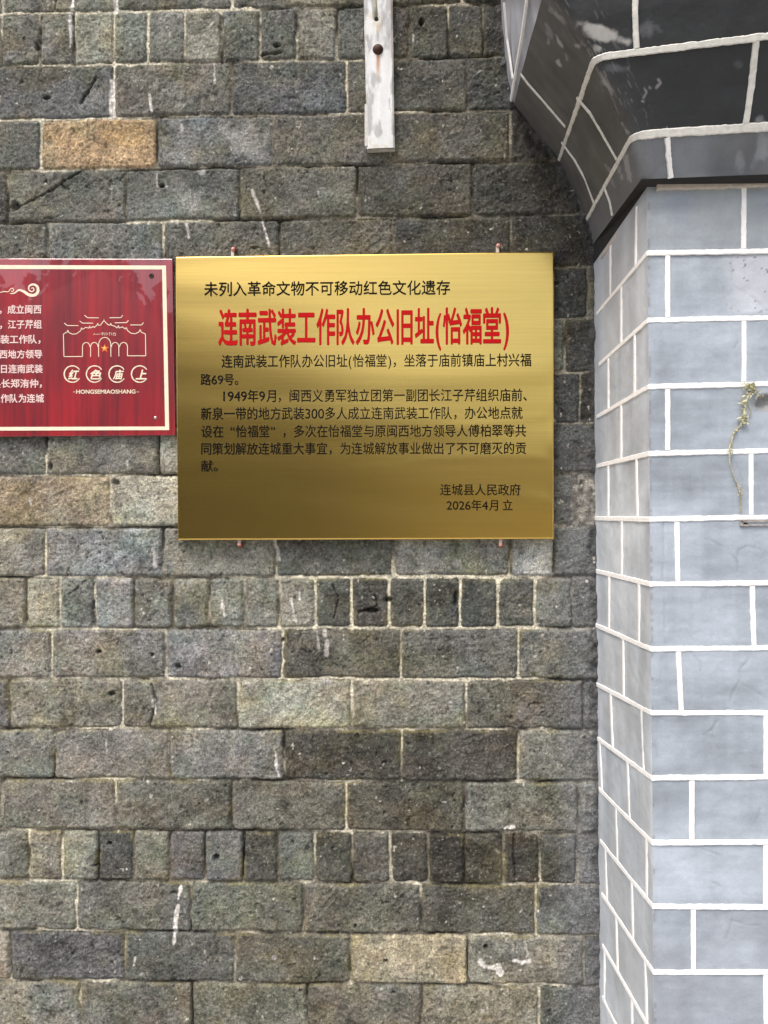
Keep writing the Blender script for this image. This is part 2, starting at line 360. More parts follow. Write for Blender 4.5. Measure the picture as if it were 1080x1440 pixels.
def build_wall():
    # course joints and upright joints in metres
    zl = [(hit(10, a), hit(800, b)) for _, a, b, _ in ROWS]
    joints = []
    for (nm, a, b, js) in ROWS:
        ym = (a + b)/2 + 36
        step = 52 if len(js) > 10 else 163
        js = sorted(js); js = [js[0] - step*k for k in range(22 if step == 52 else 7, 0, -1)] + js + [js[-1] + step*k for k in range(1, 12 if step == 52 else 5)]
        joints.append(np.array([hit(x, ym)[0] for x in js]))
    pitch = 0.1065
    # more courses above and below the surveyed ones
    up = 9; dn = 7
    top0, bot0 = zl[0], zl[-1]
    shift = lambda pr, dz: (pr[0] + np.array([0, 0, dz]), pr[1] + np.array([0, 0, dz]))
    zl = [shift(top0, pitch*k) for k in range(up, 0, -1)] + zl + [shift(bot0, -pitch*k) for k in range(1, dn)]
    rj = np.random.RandomState(5)
    def generic(k):
        step = 0.078 if k % 5 == 0 else 0.244
        return np.arange(-2.6, 2.2, step) + rj.uniform(0, step)
    joints = [generic(k) for k in range(up, 0, -1)] + joints + [generic(k) for k in range(1, dn)]
    # grid: fine where the picture looks, coarse elsewhere
    X0, X1 = hit(-14, 700)[0], hit(852, 700)[0]
    Z1, Z0 = hit(400, -14)[2], hit(400, 1454)[2]
    fs = 0.00185
    xs = np.concatenate([np.arange(-2.3, X0, 0.012), np.arange(X0, X1, fs), np.arange(X1, 1.5, 0.012)])
    zs = np.concatenate([np.arange(0.0, Z0, 0.012), np.arange(Z0, Z1, fs), np.arange(Z1, 3.0, 0.012)])
    X, Z = np.meshgrid(xs, zs, indexing='ij')
    # wobble of the joints
    wx = X + 0.0016*fbm(X*22, Z*22, 3) + 0.0011*fbm(X*110, Z*110, 4)
    wz = Z + 0.0022*fbm(X*14, Z*14, 5) + 0.0011*fbm(X*110, Z*110, 6)
    zb = np.stack([np.interp(0, [0], [0]) + a[2] + (wx - a[0])*(b[2] - a[2])/(b[0] - a[0]) for a, b in zl])   # (rows, nx, nz)
    row = (zb > wz[None]).sum(0) - 1
    row = np.clip(row, 0, len(zl) - 1)
    ztop = np.take_along_axis(zb, row[None], 0)[0]
    zbot = np.take_along_axis(zb, np.clip(row + 1, 0, len(zl) - 1)[None], 0)[0]
    zbot = np.where(row == len(zl) - 1, ztop - pitch, zbot)
    del zb
    dz = np.minimum(ztop - wz, wz - zbot)
    xl = np.empty_like(X); xr = np.empty_like(X); idx = np.zeros(X.shape, int)
    for r, js in enumerate(joints):
        msk = row == r
        if not msk.any(): continue
        k = np.clip(np.searchsorted(js, wx[msk]), 1, len(js) - 1)
        xl[msk], xr[msk], idx[msk] = js[k - 1], js[k], k
    cx, cz = (xl + xr)/2, (ztop + zbot)/2
    # rounded rectangle distance, joints of uneven width
    bid = row*97 + idx
    hb = lambda s: h2(row, idx, s)
    px, py = proj(np.stack([X, X*0, Z], -1))
    gap = 0.0018 + 0.0010*fbm(X*9, Z*9, 8) + 0.0009*(hb(20) - 0.5) + 0.0009*sst(380, 430, px)*sst(780, 740, px)*sst(790, 812, py)*sst(900, 880, py)
    rr = 0.004 + 0.005*hb(21)
    qx = np.abs(wx - cx) - ((xr - xl)/2 - gap) + rr; qz = np.abs(wz - cz) - ((ztop - zbot)/2 - gap) + rr
    sd = np.hypot(np.maximum(qx, 0), np.maximum(qz, 0)) + np.minimum(np.maximum(qx, qz), 0) - rr
    # broken arrises
    sd = sd + 0.0065*np.clip(fbm(X*38 + hb(22)*9, Z*38, 9) - 0.22, 0, 1) + 0.012*np.clip(fbm(X*19 + hb(22)*9, Z*19, 10) - 0.48, 0, 1)
    inside = sst(0.0006, -0.0008, sd)
    edge = sst(0.0, -0.0062, sd)
    big = fbm(X*16, Z*16, 41, 4); mid = fbm(X*60, Z*60, 42, 4); fine = fbm(X*210, Z*210, 43, 3)
    tilt = (hb(23) - .5)*(wx - cx)*0.02 + (hb(24) - .5)*(wz - cz)*0.03
    hbr = 0.0048*edge**0.6 + (hb(25) - .5)*0.0028 + tilt + 0.0020*big + 0.0017*mid + 0.0019*fine
    # pits
    pit = sst(0.50, 0.72, fbm(X*75, Z*75, 44, 3) - 0.28*hb(33) + 0.05)
    tool = fbm((X*np.cos(hb(34)*3.1) + Z*np.sin(hb(34)*3.1))*150, (Z*np.cos(hb(34)*3.1) - X*np.sin(hb(34)*3.1))*22, 47, 3)*sst(0.45, 0.8, hb(35))
    hbr = hbr - 0.003*pit + 0.0012*tool
    rich = np.clip(sst(330, 430, px)*sst(790, 740, px)*sst(770, 815, py)*sst(1010, 940, py) + 0.6*sst(200, 120, py)*sst(420, 330, px), 0, 1)
    mfill = sst(-0.42, 0.10, 0.5*rich + fbm(X*11 + 3, Z*11, 45, 4) + 0.35*(h2(row, idx*0, 46) - 0.5))     # where mortar survives
    hm = -0.0040 + 0.0052*mfill + 0.0009*fine + 0.0008*mid
    # colour -----------------------------------------------------------
    rowi, idxi = row.ravel(), idx.ravel()
    tone = {}
    tbl = [list(map(float, t.split())) for ln in TONES.split('\n') for t in ln.split('|')]
    for (tx, ty, r_, g_, b_) in tbl:
        P = hit(tx, ty); zz = [a[2] + (P[0] - a[0])*(b[2] - a[2])/(b[0] - a[0]) for a, b in zl]
        r = sum(1 for q in zz if q > P[2]) - 1
        k = int(np.clip(np.searchsorted(joints[r], P[0]), 1, len(joints[r]) - 1))
        tone[r*97 + k] = (r_, g_, b_)
    nb = len(zl)*97 + 97
    lut = np.zeros((nb, 3)); rl = np.random.RandomState(12)
    for i in range(nb):
        base = np.array(tone.get(i) or PALETTE[rl.randint(len(PALETTE))], float)
        c_ = lin(base); g_ = c_ @ np.array([0.3, 0.55, 0.15])*np.array([0.965, 1.0, 0.915]); c_ = 0.42*c_*np.array([0.97, 1.0, 0.97]) + 0.58*g_; lut[i] = c_*1.5*(c_.mean()/0.118)**0.3
    col = lut[bid]
    # clouding inside each brick: hue and value
    cl = fbm(X*13 + hb(30)*50, Z*15 + hb(31)*50, 51, 4); cl2 = fbm(X*34 + hb(32)*50, Z*34, 52, 3)
    val = 1.04 + 0.46*cl + 0.32*cl2 + 0.26*mid + 0.3*fine + 0.2*tool
    col = col*np.clip(val, 0.45, 1.7)[..., None]
    for k_, (tone_, sc_, am_) in enumerate((((1.12, 1.04, 0.74), 12, .42), ((0.90, 1.0, 1.10), 10, .5), ((1.14, 0.97, 0.82), 17, .35), ((0.84, 1.02, 0.88), 14, .35))):
        m_ = (sst(0.05, 0.5, fbm(X*sc_ + 31*k_ + hb(37 + k_)*20, Z*sc_*1.2, 150 + k_, 4))*am_)[..., None]
        col = col*(1 - m_ + m_*np.array(tone_))
    hue = fbm(X*9 + 7, Z*9, 53, 3)[..., None]
    col = col*(1 + hue*np.array([0.03, 0.0, -0.06]))
    pur = sst(0.1, 0.5, fbm(X*20 + 40, Z*20, 54, 3))[..., None]
    col = col*(1 - pur*np.array([0.0, 0.02, -0.02]))
    spk = sst(0.45, 0.62, fbm(X*260, Z*260, 55, 2))[..., None]          # pale grains
    col = col*(1 - 0.5*spk) + spk*0.5*np.array([0.30, 0.285, 0.25])
    dk = sst(0.34, 0.60, fbm(X*200 + 9, Z*200, 56, 3) + 0.2*hb(36) - 0.1)[..., None]; col = col*(1 - 0.5*dk)
    col = col*(1 - 0.45*pit[..., None])
    # greenish-yellow lichen along arrises
    near = sst(-0.008, -0.0005, sd)*sst(-0.1, 0.4, fbm(X*17 + 60, Z*17, 57, 4))
    low = sst(560, 900, py)
    col = col + (near*0.6*(0.35 + 0.65*low))[..., None]*(np.array([0.26, 0.23, 0.10]) - col)
    # mortar
    mw = sst(-0.25, 0.25, 0.6*rich + fbm(X*8 + 20, Z*8 + 5, 58, 4))[..., None]
    mcol = (1 - mw)*np.array([0.16, 0.145, 0.115]) + mw*np.array([0.68, 0.64, 0.50])
    mcol = mcol*(1 + 0.3*mid + 0.3*fine)[..., None]
    mcol = mcol*(0.3 + 0.7*mfill)[..., None]
    # joints high on the right: the corbel's shade deepened in the mortar colour
    corbel_shade = (sst(520, 720, px)*sst(780, 560, py))[..., None]
    mcol = mcol*(1 - 0.5*corbel_shade); 
    ins = inside[..., None]
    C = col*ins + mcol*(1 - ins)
    H = hbr*inside + hm*(1 - inside)
    # grey cement wash brushed on the bricks beside the pillar
    wash = sst(775, 806, px + 7*fbm(X*25, Z*25, 61, 3))*sst(560, 760, py)*0.62
    C = C + wash[..., None]*(np.array([0.185, 0.195, 0.205])*(1 + 0.25*mid[..., None] + 0.2*cl2[..., None]) - C)
    C = C*(1 - 0.16*(sst(640, 800, px + 25*big)*sst(600, 380, py))[..., None])      # shade beside the arch deepened in the brick colour
    # rough render squeezed out along the pillar
    edge_x = np.interp(py, [-50, 20, 89, 148, 227, 283, 345, 372, 440, 730, 1035, 1440], [702, 704, 711, 721, 785, 811, 830, 838, 838, 834, 838, 848])
    dpx = edge_x - px
    rough = sst(13, 2, dpx + 7*fbm(X*30, Z*30, 62, 4))
    bumpy = 0.004 + 0.010*np.clip(fbm(X*55, Z*55, 63, 4), -0.3, 1)
    H = H + rough*(bumpy - H*0.6)
    C = C + (rough*0.75)[..., None]*(np.array([0.085, 0.088, 0.092])*(1 + 0.6*mid)[..., None] - C)
    # rough mortar patch in the course beside the lower right of the brass plate and under the arch
    for (ax, ay, bx, by, tonev) in ((806, 668, 834, 737, 0.30), (817, 524, 838, 594, 0.06), (722, 152, 760, 228, 0.07)):
        pm = sst(-5, 4, np.minimum(np.minimum(px - ax, bx - px), np.minimum(py - ay, by - py)) + 6*fbm(X*40, Z*40, 64, 3))
        H = H + pm*(0.001 + 0.006*fbm(X*70, Z*70, 65, 4) - H)
        C = C + (pm*0.85)[..., None]*(tonev*np.array([1, 0.96, 0.86])*(1 + 1.0*fbm(X*80, Z*80, 66, 3))[..., None].clip(0.15, 2) - C)
    # chalk-white drips and lime stains
    DR = [([(103, 0), (103, 18)], 2.6, 1), ([(100, 25), (101, 62)], 2.4, 1), ([(159, 115), (158, 166)], 3.4, 1), ([(163, 0), (164, 18)], 2.8, .9), ([(105, 48), (104, 88)], 1.6, .5),
          ([(302, 92), (303, 118)], 1.4, .7), ([(211, 135), (215, 158)], 1.3, .8), ([(355, 270), (367, 300)], 2, .7), ([(368, 306), (379, 348)], 1.3, .9),
          ([(222, 246), (222, 264)], 1.6, .6), ([(263, 316), (267, 336)], 3, .6), ([(388, 1056), (389, 1080), (393, 1090)], 2, .9), ([(255, 1246), (252, 1262)], 2.4, 1),
          ([(251, 1272), (247, 1300), (246, 1325)], 2.7, 1), ([(190, 1345), (189, 1356)], 1.4, .9), ([(313, 845), (317, 868)], 1.8, .95), ([(410, 843), (416, 872)], 2, .85), ([(422, 828), (422, 842)], 1.6, .6),
          ([(386, 758), (392, 786)], 3.2, .7), ([(217, 770), (219, 796)], 2, .45), ([(217, 985), (220, 1003)], 2.4, .8), ([(180, 648), (181, 664)], 1.2, .6), ([(44, 701), (45, 712)], 1.2, .6),
          ([(722, 1349), (733, 1352), (744, 1349)], 2.6, .95), ([(738, 1322), (741, 1340), (737, 1352)], 1.7, .8), ([(674, 1350), (680, 1357), (694, 1360)], 3.2, 1), ([(700, 1358), (703, 1366)], 4.6, 1),
          ([(710, 1163), (722, 1162)], 2, .9), ([(150, 1040), (151, 1060)], 1.5, .4), ([(255, 175), (257, 186)], 2.0, .4), ([(580, 50), (581, 60)], 1, .4), ([(586, 1022), (600, 1024)], 1.6, .6),
          ([(456, 884), (460, 905), (459, 920)], 3, .45), ([(446, 886), (448, 912)], 2, .35), ([(157, 262), (158, 285)], 1, .3), ([(820, 1140), (822, 1100)], 1, .2), ([(255, 20), (256, 40)], 1.2, .3)]
    for pts, w, k in DR:
        xsn, ysn = [p[0] for p in pts], [p[1] for p in pts]
        bb = (px > min(xsn) - 14) & (px < max(xsn) + 14) & (py > min(ysn) - 14) & (py < max(ysn) + 14)
        if not bb.any(): continue
        dd = segdist(px[bb], py[bb], pts) + 2.2*fbm(X[bb]*120, Z[bb]*60, 70, 3)
        a = (sst(w + 0.8, w - 1.2, dd)*k)[:, None]
        C[bb] = C[bb]*(1 - a) + a*np.array([0.80, 0.78, 0.73])
    for (ax, ay, ra, k) in ((345, 192, 30, .5), (318, 182, 16, .35), (270, 282, 26, .42), (285, 243, 8, .8), (360, 215, 22, .4), (642, 790, 9, .5), (735, 1000, 14, .25), (248, 262, 20, .3), (480, 900, 20, .15),
                            (15, 80, 8, .5), (20, 1010, 20, .2), (400, 300, 12, .2), (833, 120, 6, .3), (618, 300, 10, .1), (460, 958, 6, .8), (458, 957, 3, .8), (690, 1345, 3, .9), (760, 1357, 4, .9), (200, 1368, 3, .8),
                            (386, 1344, 4, .9), (390, 1357, 2, .9), (362, 1348, 2, .9), (75, 1312, 3, .6), (697, 122, 2.5, 1), (625, 325, 3, .6), (190, 117, 3, .7)):
        dd = np.hypot(px - ax, (py - ay)*1.1)/ra + 0.5*fbm(X*45, Z*45, 71, 4)
        a = (sst(1.0, 0.35, dd)*k)[..., None]
        C = C*(1 - a) + a*np.array([0.42, 0.42, 0.40])
    # scattered specks of old whitewash, densest bottom right
    sp = sst(0.60, 0.68, fbm(X*130 + 5, Z*115, 72, 2)); area = 0.25 + 0.75*sst(560, 640, px)*sst(1220, 1260, py)*sst(800, 740, px)
    cells = (h2(np.floor(px/9), np.floor(py/9), 73) > 1 - 0.55*area)
    a = (sp*cells*0.85)[..., None]; C = C*(1 - a) + a*np.array([0.55, 0.54, 0.48])
    # holes and cracks in single bricks
    for (ax, ay, rx, rz) in ((250, 937, 9, 7), (683, 1331, 5, 5), (593, 33, 5, 6), (67, 138, 6, 4), (22, 290, 8, 7), (543, 1350, 4, 3), (228, 262, 5, 4), (158, 975, 6, 5), (546, 843, 7, 5), (390, 66, 7, 4), (155, 1185, 5, 4), (305, 1205, 5, 6), (135, 1216, 6, 3),
                             (52, 66, 3, 8), (372, 78, 6, 3), (398, 900, 3, 4), (140, 916, 5, 3), (640, 842, 4, 14), (522, 858, 12, 4), (553, 1394, 4, 2), (215, 920, 3, 3), (72, 655, 4, 8), (163, 678, 6, 5), (500, 1300, 2, 4)):
        dd = np.hypot((px - ax)/rx, (py - ay)/rz) + 0.45*fbm(X*60, Z*60, 74, 3)
        a = sst(1.0, 0.3, dd); H = H - a*0.011; C = C*(1 - 0.55*a[..., None])
    for pts, w in (([(117, 240), (70, 270), (19, 297)], 1.4), ([(136, 110), (125, 128), (114, 146)], 1.5), ([(214, 962), (220, 985), (212, 1020)], 1.6), ([(104, 18), (104, 92)], 1.5), ([(58, 25), (57, 92)], 1.6),
                   ([(719, 758), (716, 780), (719, 806)], 1.2), ([(345, 1172), (341, 1232)], 1.0), ([(468, 822), (476, 842), (470, 868)], 1.2), ([(505, 860), (530, 852), (528, 838)], 1.6), ([(722, 1174), (721, 1200), (724, 1230)], 1.1),
                   ([(132, 846), (134, 882)], 1.6), ([(97, 836), (108, 828), (122, 816)], 1.0), ([(312, 24), (313, 90)], 2.0), ([(80, 0), (77, 14)], 1.0), ([(370, 78), (395, 76)], 1.6)):
        xsn, ysn = [p[0] for p in pts], [p[1] for p in pts]
        bb = (px > min(xsn) - 10) & (px < max(xsn) + 10) & (py > min(ysn) - 10) & (py < max(ysn) + 10)
        dd = segdist(px[bb], py[bb], pts) + 1.6*fbm(X[bb]*90, Z[bb]*90, 75, 3)
        a = sst(w + 0.9, w - 0.9, dd); H[bb] -= a*0.005; C[bb] *= (1 - 0.5*a)[:, None]
    nx, nz = X.shape
    Vv = np.stack([X, -H, Z], -1).reshape(-1, 3)
    Q = grid_quads(nx, nz)
    # thickness: back sheet and rim
    cs = np.array([[xs[0], 0.3, zs[0]], [xs[-1], 0.3, zs[0]], [xs[-1], 0.3, zs[-1]], [xs[0], 0.3, zs[-1]]])
    o = len(Vv); I = np.arange(nx*nz).reshape(nx, nz); back = [[o, o + 1, o + 2, o + 3]]
    rim = [(I[0, 0], I[0, -1], o + 3, o), (I[-1, 0], o + 1, o + 2, I[-1, -1]), (I[0, -1], I[-1, -1], o + 2, o + 3), (I[0, 0], o, o + 1, I[-1, 0])]
    Q = np.concatenate([Q, np.array(back), np.array(rim)])
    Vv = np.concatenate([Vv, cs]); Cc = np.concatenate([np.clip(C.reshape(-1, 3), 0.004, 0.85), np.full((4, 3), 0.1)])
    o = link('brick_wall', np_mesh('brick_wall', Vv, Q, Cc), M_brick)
    tag(o, 'old wall of weathered grey bricks in uneven mortar, behind the signs', 'wall')
build_wall()

# ================================================================== GATE PILLAR with its dark corbel
D_COL = 0.30
pillar = empty('gate_pillar', hit(990, 728, -D_COL/2)*np.array([1, 1, 0]))
tag(pillar, 'pale grey cement pillar painted with white block joints, carrying a dark flaring corbel', 'pillar')
S0, S1, S2 = hit(911, 380, -D_COL), hit(920, 1430, -D_COL), hit(837, 730, 0.0)
side_n = np.cross(S1 - S0, S2 - S0); side_n /= np.linalg.norm(side_n)
if side_n[0] > 0: side_n = -side_n
def on_side(px, py): return hit_plane(px, py, S0, side_n)
def corner(z): t = (z - S0[2])/(S1[2] - S0[2]); return S0 + (S1 - S0)*t
def side_at(z, y):                                # point of the side face at height z and depth y
    c = corner(z); x = c[0] - side_n[1]*(y - c[1])/side_n[0]
    return np.array([x, y, z])
ZTOP = hit(960, 262, -D_COL)[2]
ZF, ZW = hit(914, 263, -D_COL)[2], on_side(846, 359)[2]
XR = 1.05                                          # right end of the pillar, outside the picture

def surf(name, parent, base, nrm, nu, nv, colf, hf, mt):
    """base(u,v)->(nu,nv,3) surface, displaced along nrm by hf(P,px,py) and coloured by colf"""
    U, Vv = np.meshgrid(np.linspace(0, 1, nu), np.linspace(0, 1, nv), indexing='ij')
    P = base(U, Vv); px, py = proj(P)
    n = nrm if nrm is not None else None
    if n is None:
        du = np.gradient(P, axis=0); dv = np.gradient(P, axis=1); n = np.cross(du, dv); n /= np.linalg.norm(n, axis=-1, keepdims=True) + 1e-12
        if (n*(CP - P)).sum() < 0: n = -n
    fade = sst(0, 0.02, U)*sst(1, 0.98, U)*sst(0, 0.01, Vv)*sst(1, 0.99, Vv)
    H = hf(P, px, py)*fade
    P2 = P + n*H[..., None]
    return link(name, np_mesh(name, P2.reshape(-1, 3), grid_quads(nu, nv), np.clip(colf(P, px, py), 0.004, 0.85).reshape(-1, 3)), mt, parent)

def paint(base, a, c): return base*(1 - a[..., None]) + a[..., None]*np.array(c)
CRACKS = [[(1030, 358), (1029, 398), (1045, 410), (1060, 418), (1078, 438)], [(1040, 800), (1036, 788), (1038, 775), (1050, 768), (1066, 772), (1080, 778)], [(1036, 788), (1018, 770), (1000, 760), (990, 758)], [(1038, 790), (1037, 806)],
          [(1064, 918), (1050, 930), (1040, 942), (1041, 955), (1030, 975), (1023, 998)], [(1041, 960), (1062, 972), (1080, 984)], [(975, 922), (984, 932), (985, 944)], [(984, 968), (988, 984)],
          [(1009, 1012), (1001, 1026), (990, 1034)], [(1001, 1026), (1004, 1040), (1012, 1056)], [(1048, 1016), (1056, 1020), (1059, 1030)], [(960, 1188), (985, 1193), (1012, 1203)], [(1062, 1158), (1068, 1144), (1070, 1130)],
          [(1030, 1290), (1026, 1305), (1022, 1320)], [(1000, 1240), (1012, 1246)], [(933, 735), (932, 815)], [(934, 830), (935, 905)], [(920, 1040), (926, 1070)], [(1030, 1295), (1048, 1300), (1070, 1302)], [(1030, 640), (1050, 690)], [(1035, 470), (1038, 480), (1032, 490)]]
def front_col(P, px, py):
    X, Z = P[..., 0], P[..., 2]
    c = np.ones(P.shape)*np.array([0.325, 0.372, 0.424])
    bl = fbm(X*11, Z*13, 81, 5); bl2 = fbm(X*4, Z*16 + 3, 82, 4); st = fbm(X*70, Z*5, 83, 3); ho = fbm(X*9, Z*110, 86, 3)
    c = c*(1 + 0.26*bl + 0.22*bl2 + 0.08*st + 0.10*ho)[..., None]
    # each painted block was brushed a little differently
    rowi = np.floor((py - 265)/91.6); k = h2(rowi, np.floor((px + 60*(rowi % 2))/107), 84) - 0.5
    c = c*(1 + 0.06*(h2(rowi, rowi*0, 84) - 0.5))[..., None]
    old = sst(440, 265, py)*sst(-0.5, 0.3, bl + 0.2)                      # greenish grey damp below the ledge, with the corbel's shade in the tint
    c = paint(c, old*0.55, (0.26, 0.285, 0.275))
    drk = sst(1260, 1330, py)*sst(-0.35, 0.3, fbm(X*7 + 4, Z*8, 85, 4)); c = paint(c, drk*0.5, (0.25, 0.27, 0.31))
    pale = sst(1008, 1045, px + 14*bl)*sst(350, 358, py)*sst(445, 436, py); c = paint(c, pale*0.5, (0.60, 0.63, 0.68))
    chip = sst(1.0, 0.6, np.hypot((px - 1072)/20, (py - 566)/15) + 0.5*fbm(X*40, Z*40, 87, 3)); c = paint(c, chip*0.8, (0.24, 0.235, 0.22))
    dots = sst(0.62, 0.70, fbm(X*170, Z*170, 88, 2))*(sst(1015, 1035, px)*sst(350, 365, py)*sst(445, 430, py)*0.9 + 0.08); c = paint(c, dots, (0.12, 0.12, 0.12))
    for pts in CRACKS:
        d = segdist(px, py, pts) + 2.0*fbm(X*60, Z*60, 89, 3); c = paint(c, sst(1.5, 0.3, d)*0.34*(0.6 + 0.4*fbm(X*50, Z*50, 90, 2)), (0.20, 0.21, 0.22))
    ed = sst(5, 1.0, px - np.interp(py, [380, 1430], [911, 920]))*sst(0.0, 0.35, fbm(X*40, Z*130, 91, 4)); c = paint(c, ed*0.45, (0.13, 0.13, 0.13))
    return c
def front_h(P, px, py):
    X, Z = P[..., 0], P[..., 2]
    h = 0.0020*fbm(X*7, Z*7, 92, 3) + 0.0007*fbm(X*60, Z*60, 93, 3)
    h -= 0.010*sst(1.0, 0.3, np.hypot((px - 1074)/15, (py - 566)/11) + 0.5*fbm(X*40, Z*40, 87, 3))
    for pts in CRACKS: h -= 0.0008*sst(1.6, 0.2, segdist(px, py, pts) + 1.2*fbm(X*60, Z*60, 89, 3))
    return h
def front_base(U, V):
    Z = V*(ZF + 0.001); t = (Z - S0[2])/(S1[2] - S0[2]); xc = S0[0] + (S1[0] - S0[0])*t
    w = np.where(U < 0.55, U/0.55*0.26, 0.26 + (U - 0.55)/0.45*0.6)
    return np.stack([xc + w, np.full(U.shape, -D_COL), Z], -1)
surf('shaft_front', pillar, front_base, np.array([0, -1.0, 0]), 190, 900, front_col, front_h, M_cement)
def side_col(P, px, py):
    Y, Z = P[..., 1], P[..., 2]
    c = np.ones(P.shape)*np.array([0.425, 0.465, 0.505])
    c = c*(1 + 0.3*fbm(Y*9, Z*9, 95, 4) + 0.22*fbm(Y*26, Z*3, 96, 3))[..., None]
    warm = sst(-0.1, 0.5, fbm(Y*6, Z*5, 97, 3)); c = paint(c, warm*0.3, (0.47, 0.49, 0.49))
    d = sst(430, 300, py); c = paint(c, d*0.35, (0.25, 0.26, 0.26))  # darker towards the top: shade under the corbel painted into the side
    return c
def side_h(P, px, py): return 0.0022*fbm(P[..., 1]*8, P[..., 2]*7, 98, 4) + 0.0006*fbm(P[..., 1]*60, P[..., 2]*60, 99, 3)
def side_base(U, V):
    y = -D_COL + U*(D_COL + 0.012)
    zt = ZF + (ZW - ZF)*np.clip(U, 0, 1)
    Z = V*zt; t = (Z - S0[2])/(S1[2] - S0[2]); xc = S0[0] + (S1[0] - S0[0])*t
    return np.stack([xc - side_n[1]*(y + D_COL)/side_n[0], y, Z], -1)
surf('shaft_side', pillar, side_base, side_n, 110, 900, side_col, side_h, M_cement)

# painted joints on the shaft -------------------------------------------------
HF = [(265, 260), (356, 353.3), (450.5, 447), (544, 540), (638, 634), (730.5, 727), (821.5, 820), (912.7, 911), (1002.5, 1002), (1094, 1092.6), (1185, 1184), (1274.7, 1275.5), (1366.8, 1367), (1458, 1459), (1549, 1550)]
WS = [(846, 362), (840, 441), (843, 512.5), (840, 586), (840, 655.5), (835, 729), (838, 803), (838, 879), (838, 961.6), (837, 1035.7), (843, 1109.6), (845, 1183), (847, 1257.8), (848, 1330), (848, 1403)]
cx_at = lambda y: float(np.interp(y, [380, 1430], [911, 920]))
fn = np.array([0, -1.0, 0])
mbw, mbe = MB(), MB()
for i, (a, b) in enumerate(HF):
    x0 = cx_at(a); p0, p1 = hit(x0 - 0.5, a, -D_COL), hit(1080, b, -D_COL); far = p1 + (p1 - p0)*2.2
    tgt = mbe if i == 0 else mbw
    if i == 0: p0 = hit(922, 265, -D_COL)
    tgt.ribbon([p0, p1, far], fn, 0.0096, 0.0005 if i else 0.007, 0.0009 if i else 0.0018, seed=i, lift=0.0014)
    q = on_side(*WS[i]); c = hit(x0, a, -D_COL)
    if i == 0: c = hit(914, 266, -D_COL)
    tgt.ribbon([c - side_n*0.0, q], side_n, 0.0096, 0.0005, 0.0008, seed=40 + i, lift=0.0014)
VF = [(0, 1046, 1046), (1, 939, 939), (2, 1046, 1046), (3, 939, 939), (4, 1056, 1056), (5, 952, 953), (6, 1058, 1060), (7, 954, 958), (8, 1077, 1077), (9, 973, 973), (10, 1077, 1077), (11, 975, 975), (12, 1077, 1078), (13, 975, 975)]
for i, xa, xb in VF:
    for rep in (0, 1, 2):
        ya, yb = [np.interp(xa, [912, 1080], HF[k]) for k in (i, i + 1)]
        o = np.array([0.262*rep, 0, 0])
        mbw.ribbon([hit(xa, ya + 4, -D_COL) + o, hit(xb, yb - 4, -D_COL) + o], fn, 0.0093, 0.0005, 0.0006, seed=80 + i + 20*rep, lift=0.0012)
VS = [(0, 859, 859), (0, 896, 894), (1, 874, 874), (2, 856, 856), (2, 893, 893), (3, 874, 874), (4, 856, 856), (4, 895.5, 897), (5, 875, 875), (5, 836.5, 837), (6, 857, 857), (6, 899, 899.5), (7, 877, 877.5), (8, 859, 862), (8, 903, 906), (9, 883, 886), (9, 844, 847),
      (10, 867, 869), (10, 910, 910), (11, 852, 854), (11, 889, 891), (12, 867, 869), (12, 908, 910), (13, 850.5, 850.5), (13, 889, 890)]
for k, (i, xa, xb) in enumerate(VS):
    def yl(x, j): return np.interp(x, [WS[j][0], cx_at(HF[j][0])], [WS[j][1], HF[j][0]])
    mbw.ribbon([on_side(xa, yl(xa, i) + 3), on_side(xb, yl(xb, i + 1) - 3)], side_n, 0.0085, 0.0006, 0.0010, seed=130 + k, lift=0.0012)
mbw.build('painted_joints', M_line, pillar)
mbe.build('ledge_fillet', M_beige, pillar)

# corbel: a flaring, curved underside. (wall point) , (front arris point, depth), (front right point, depth)
LV = [  # name, wall px, front px, depth, right px, right depth
 ((832, 346), (902, 252), 0.326, (1080, 245), 0.330),
 ((824, 311), (890, 190), 0.350, (1080, 178), 0.376),
 ((811, 279), (866, 138), 0.366, (1080, 116), 0.402),
 ((786, 227), (836, 81), 0.382, (1080, 51), 0.436),
 ((755, 190), (802, 30), 0.392, (1080, -20), 0.460),
 ((722, 149), (768, -25), 0.400, (1080, -95), 0.480)]
Wp = np.array([hit(*l[0], 0.006) for l in LV]); Fp = np.array([hit(*l[1], -l[2]) for l in LV]); Rp = np.array([hit(*l[3], -l[4]) for l in LV])
Rp = Fp + (Rp - Fp)*2.6
def lerp_rows(A, u):
    f = np.clip(u, 0, 1)*(len(A) - 1); i = np.minimum(f.astype(int), len(A) - 2); t = (f - i)[..., None]
    return A[i]*(1 - t) + A[i + 1]*t
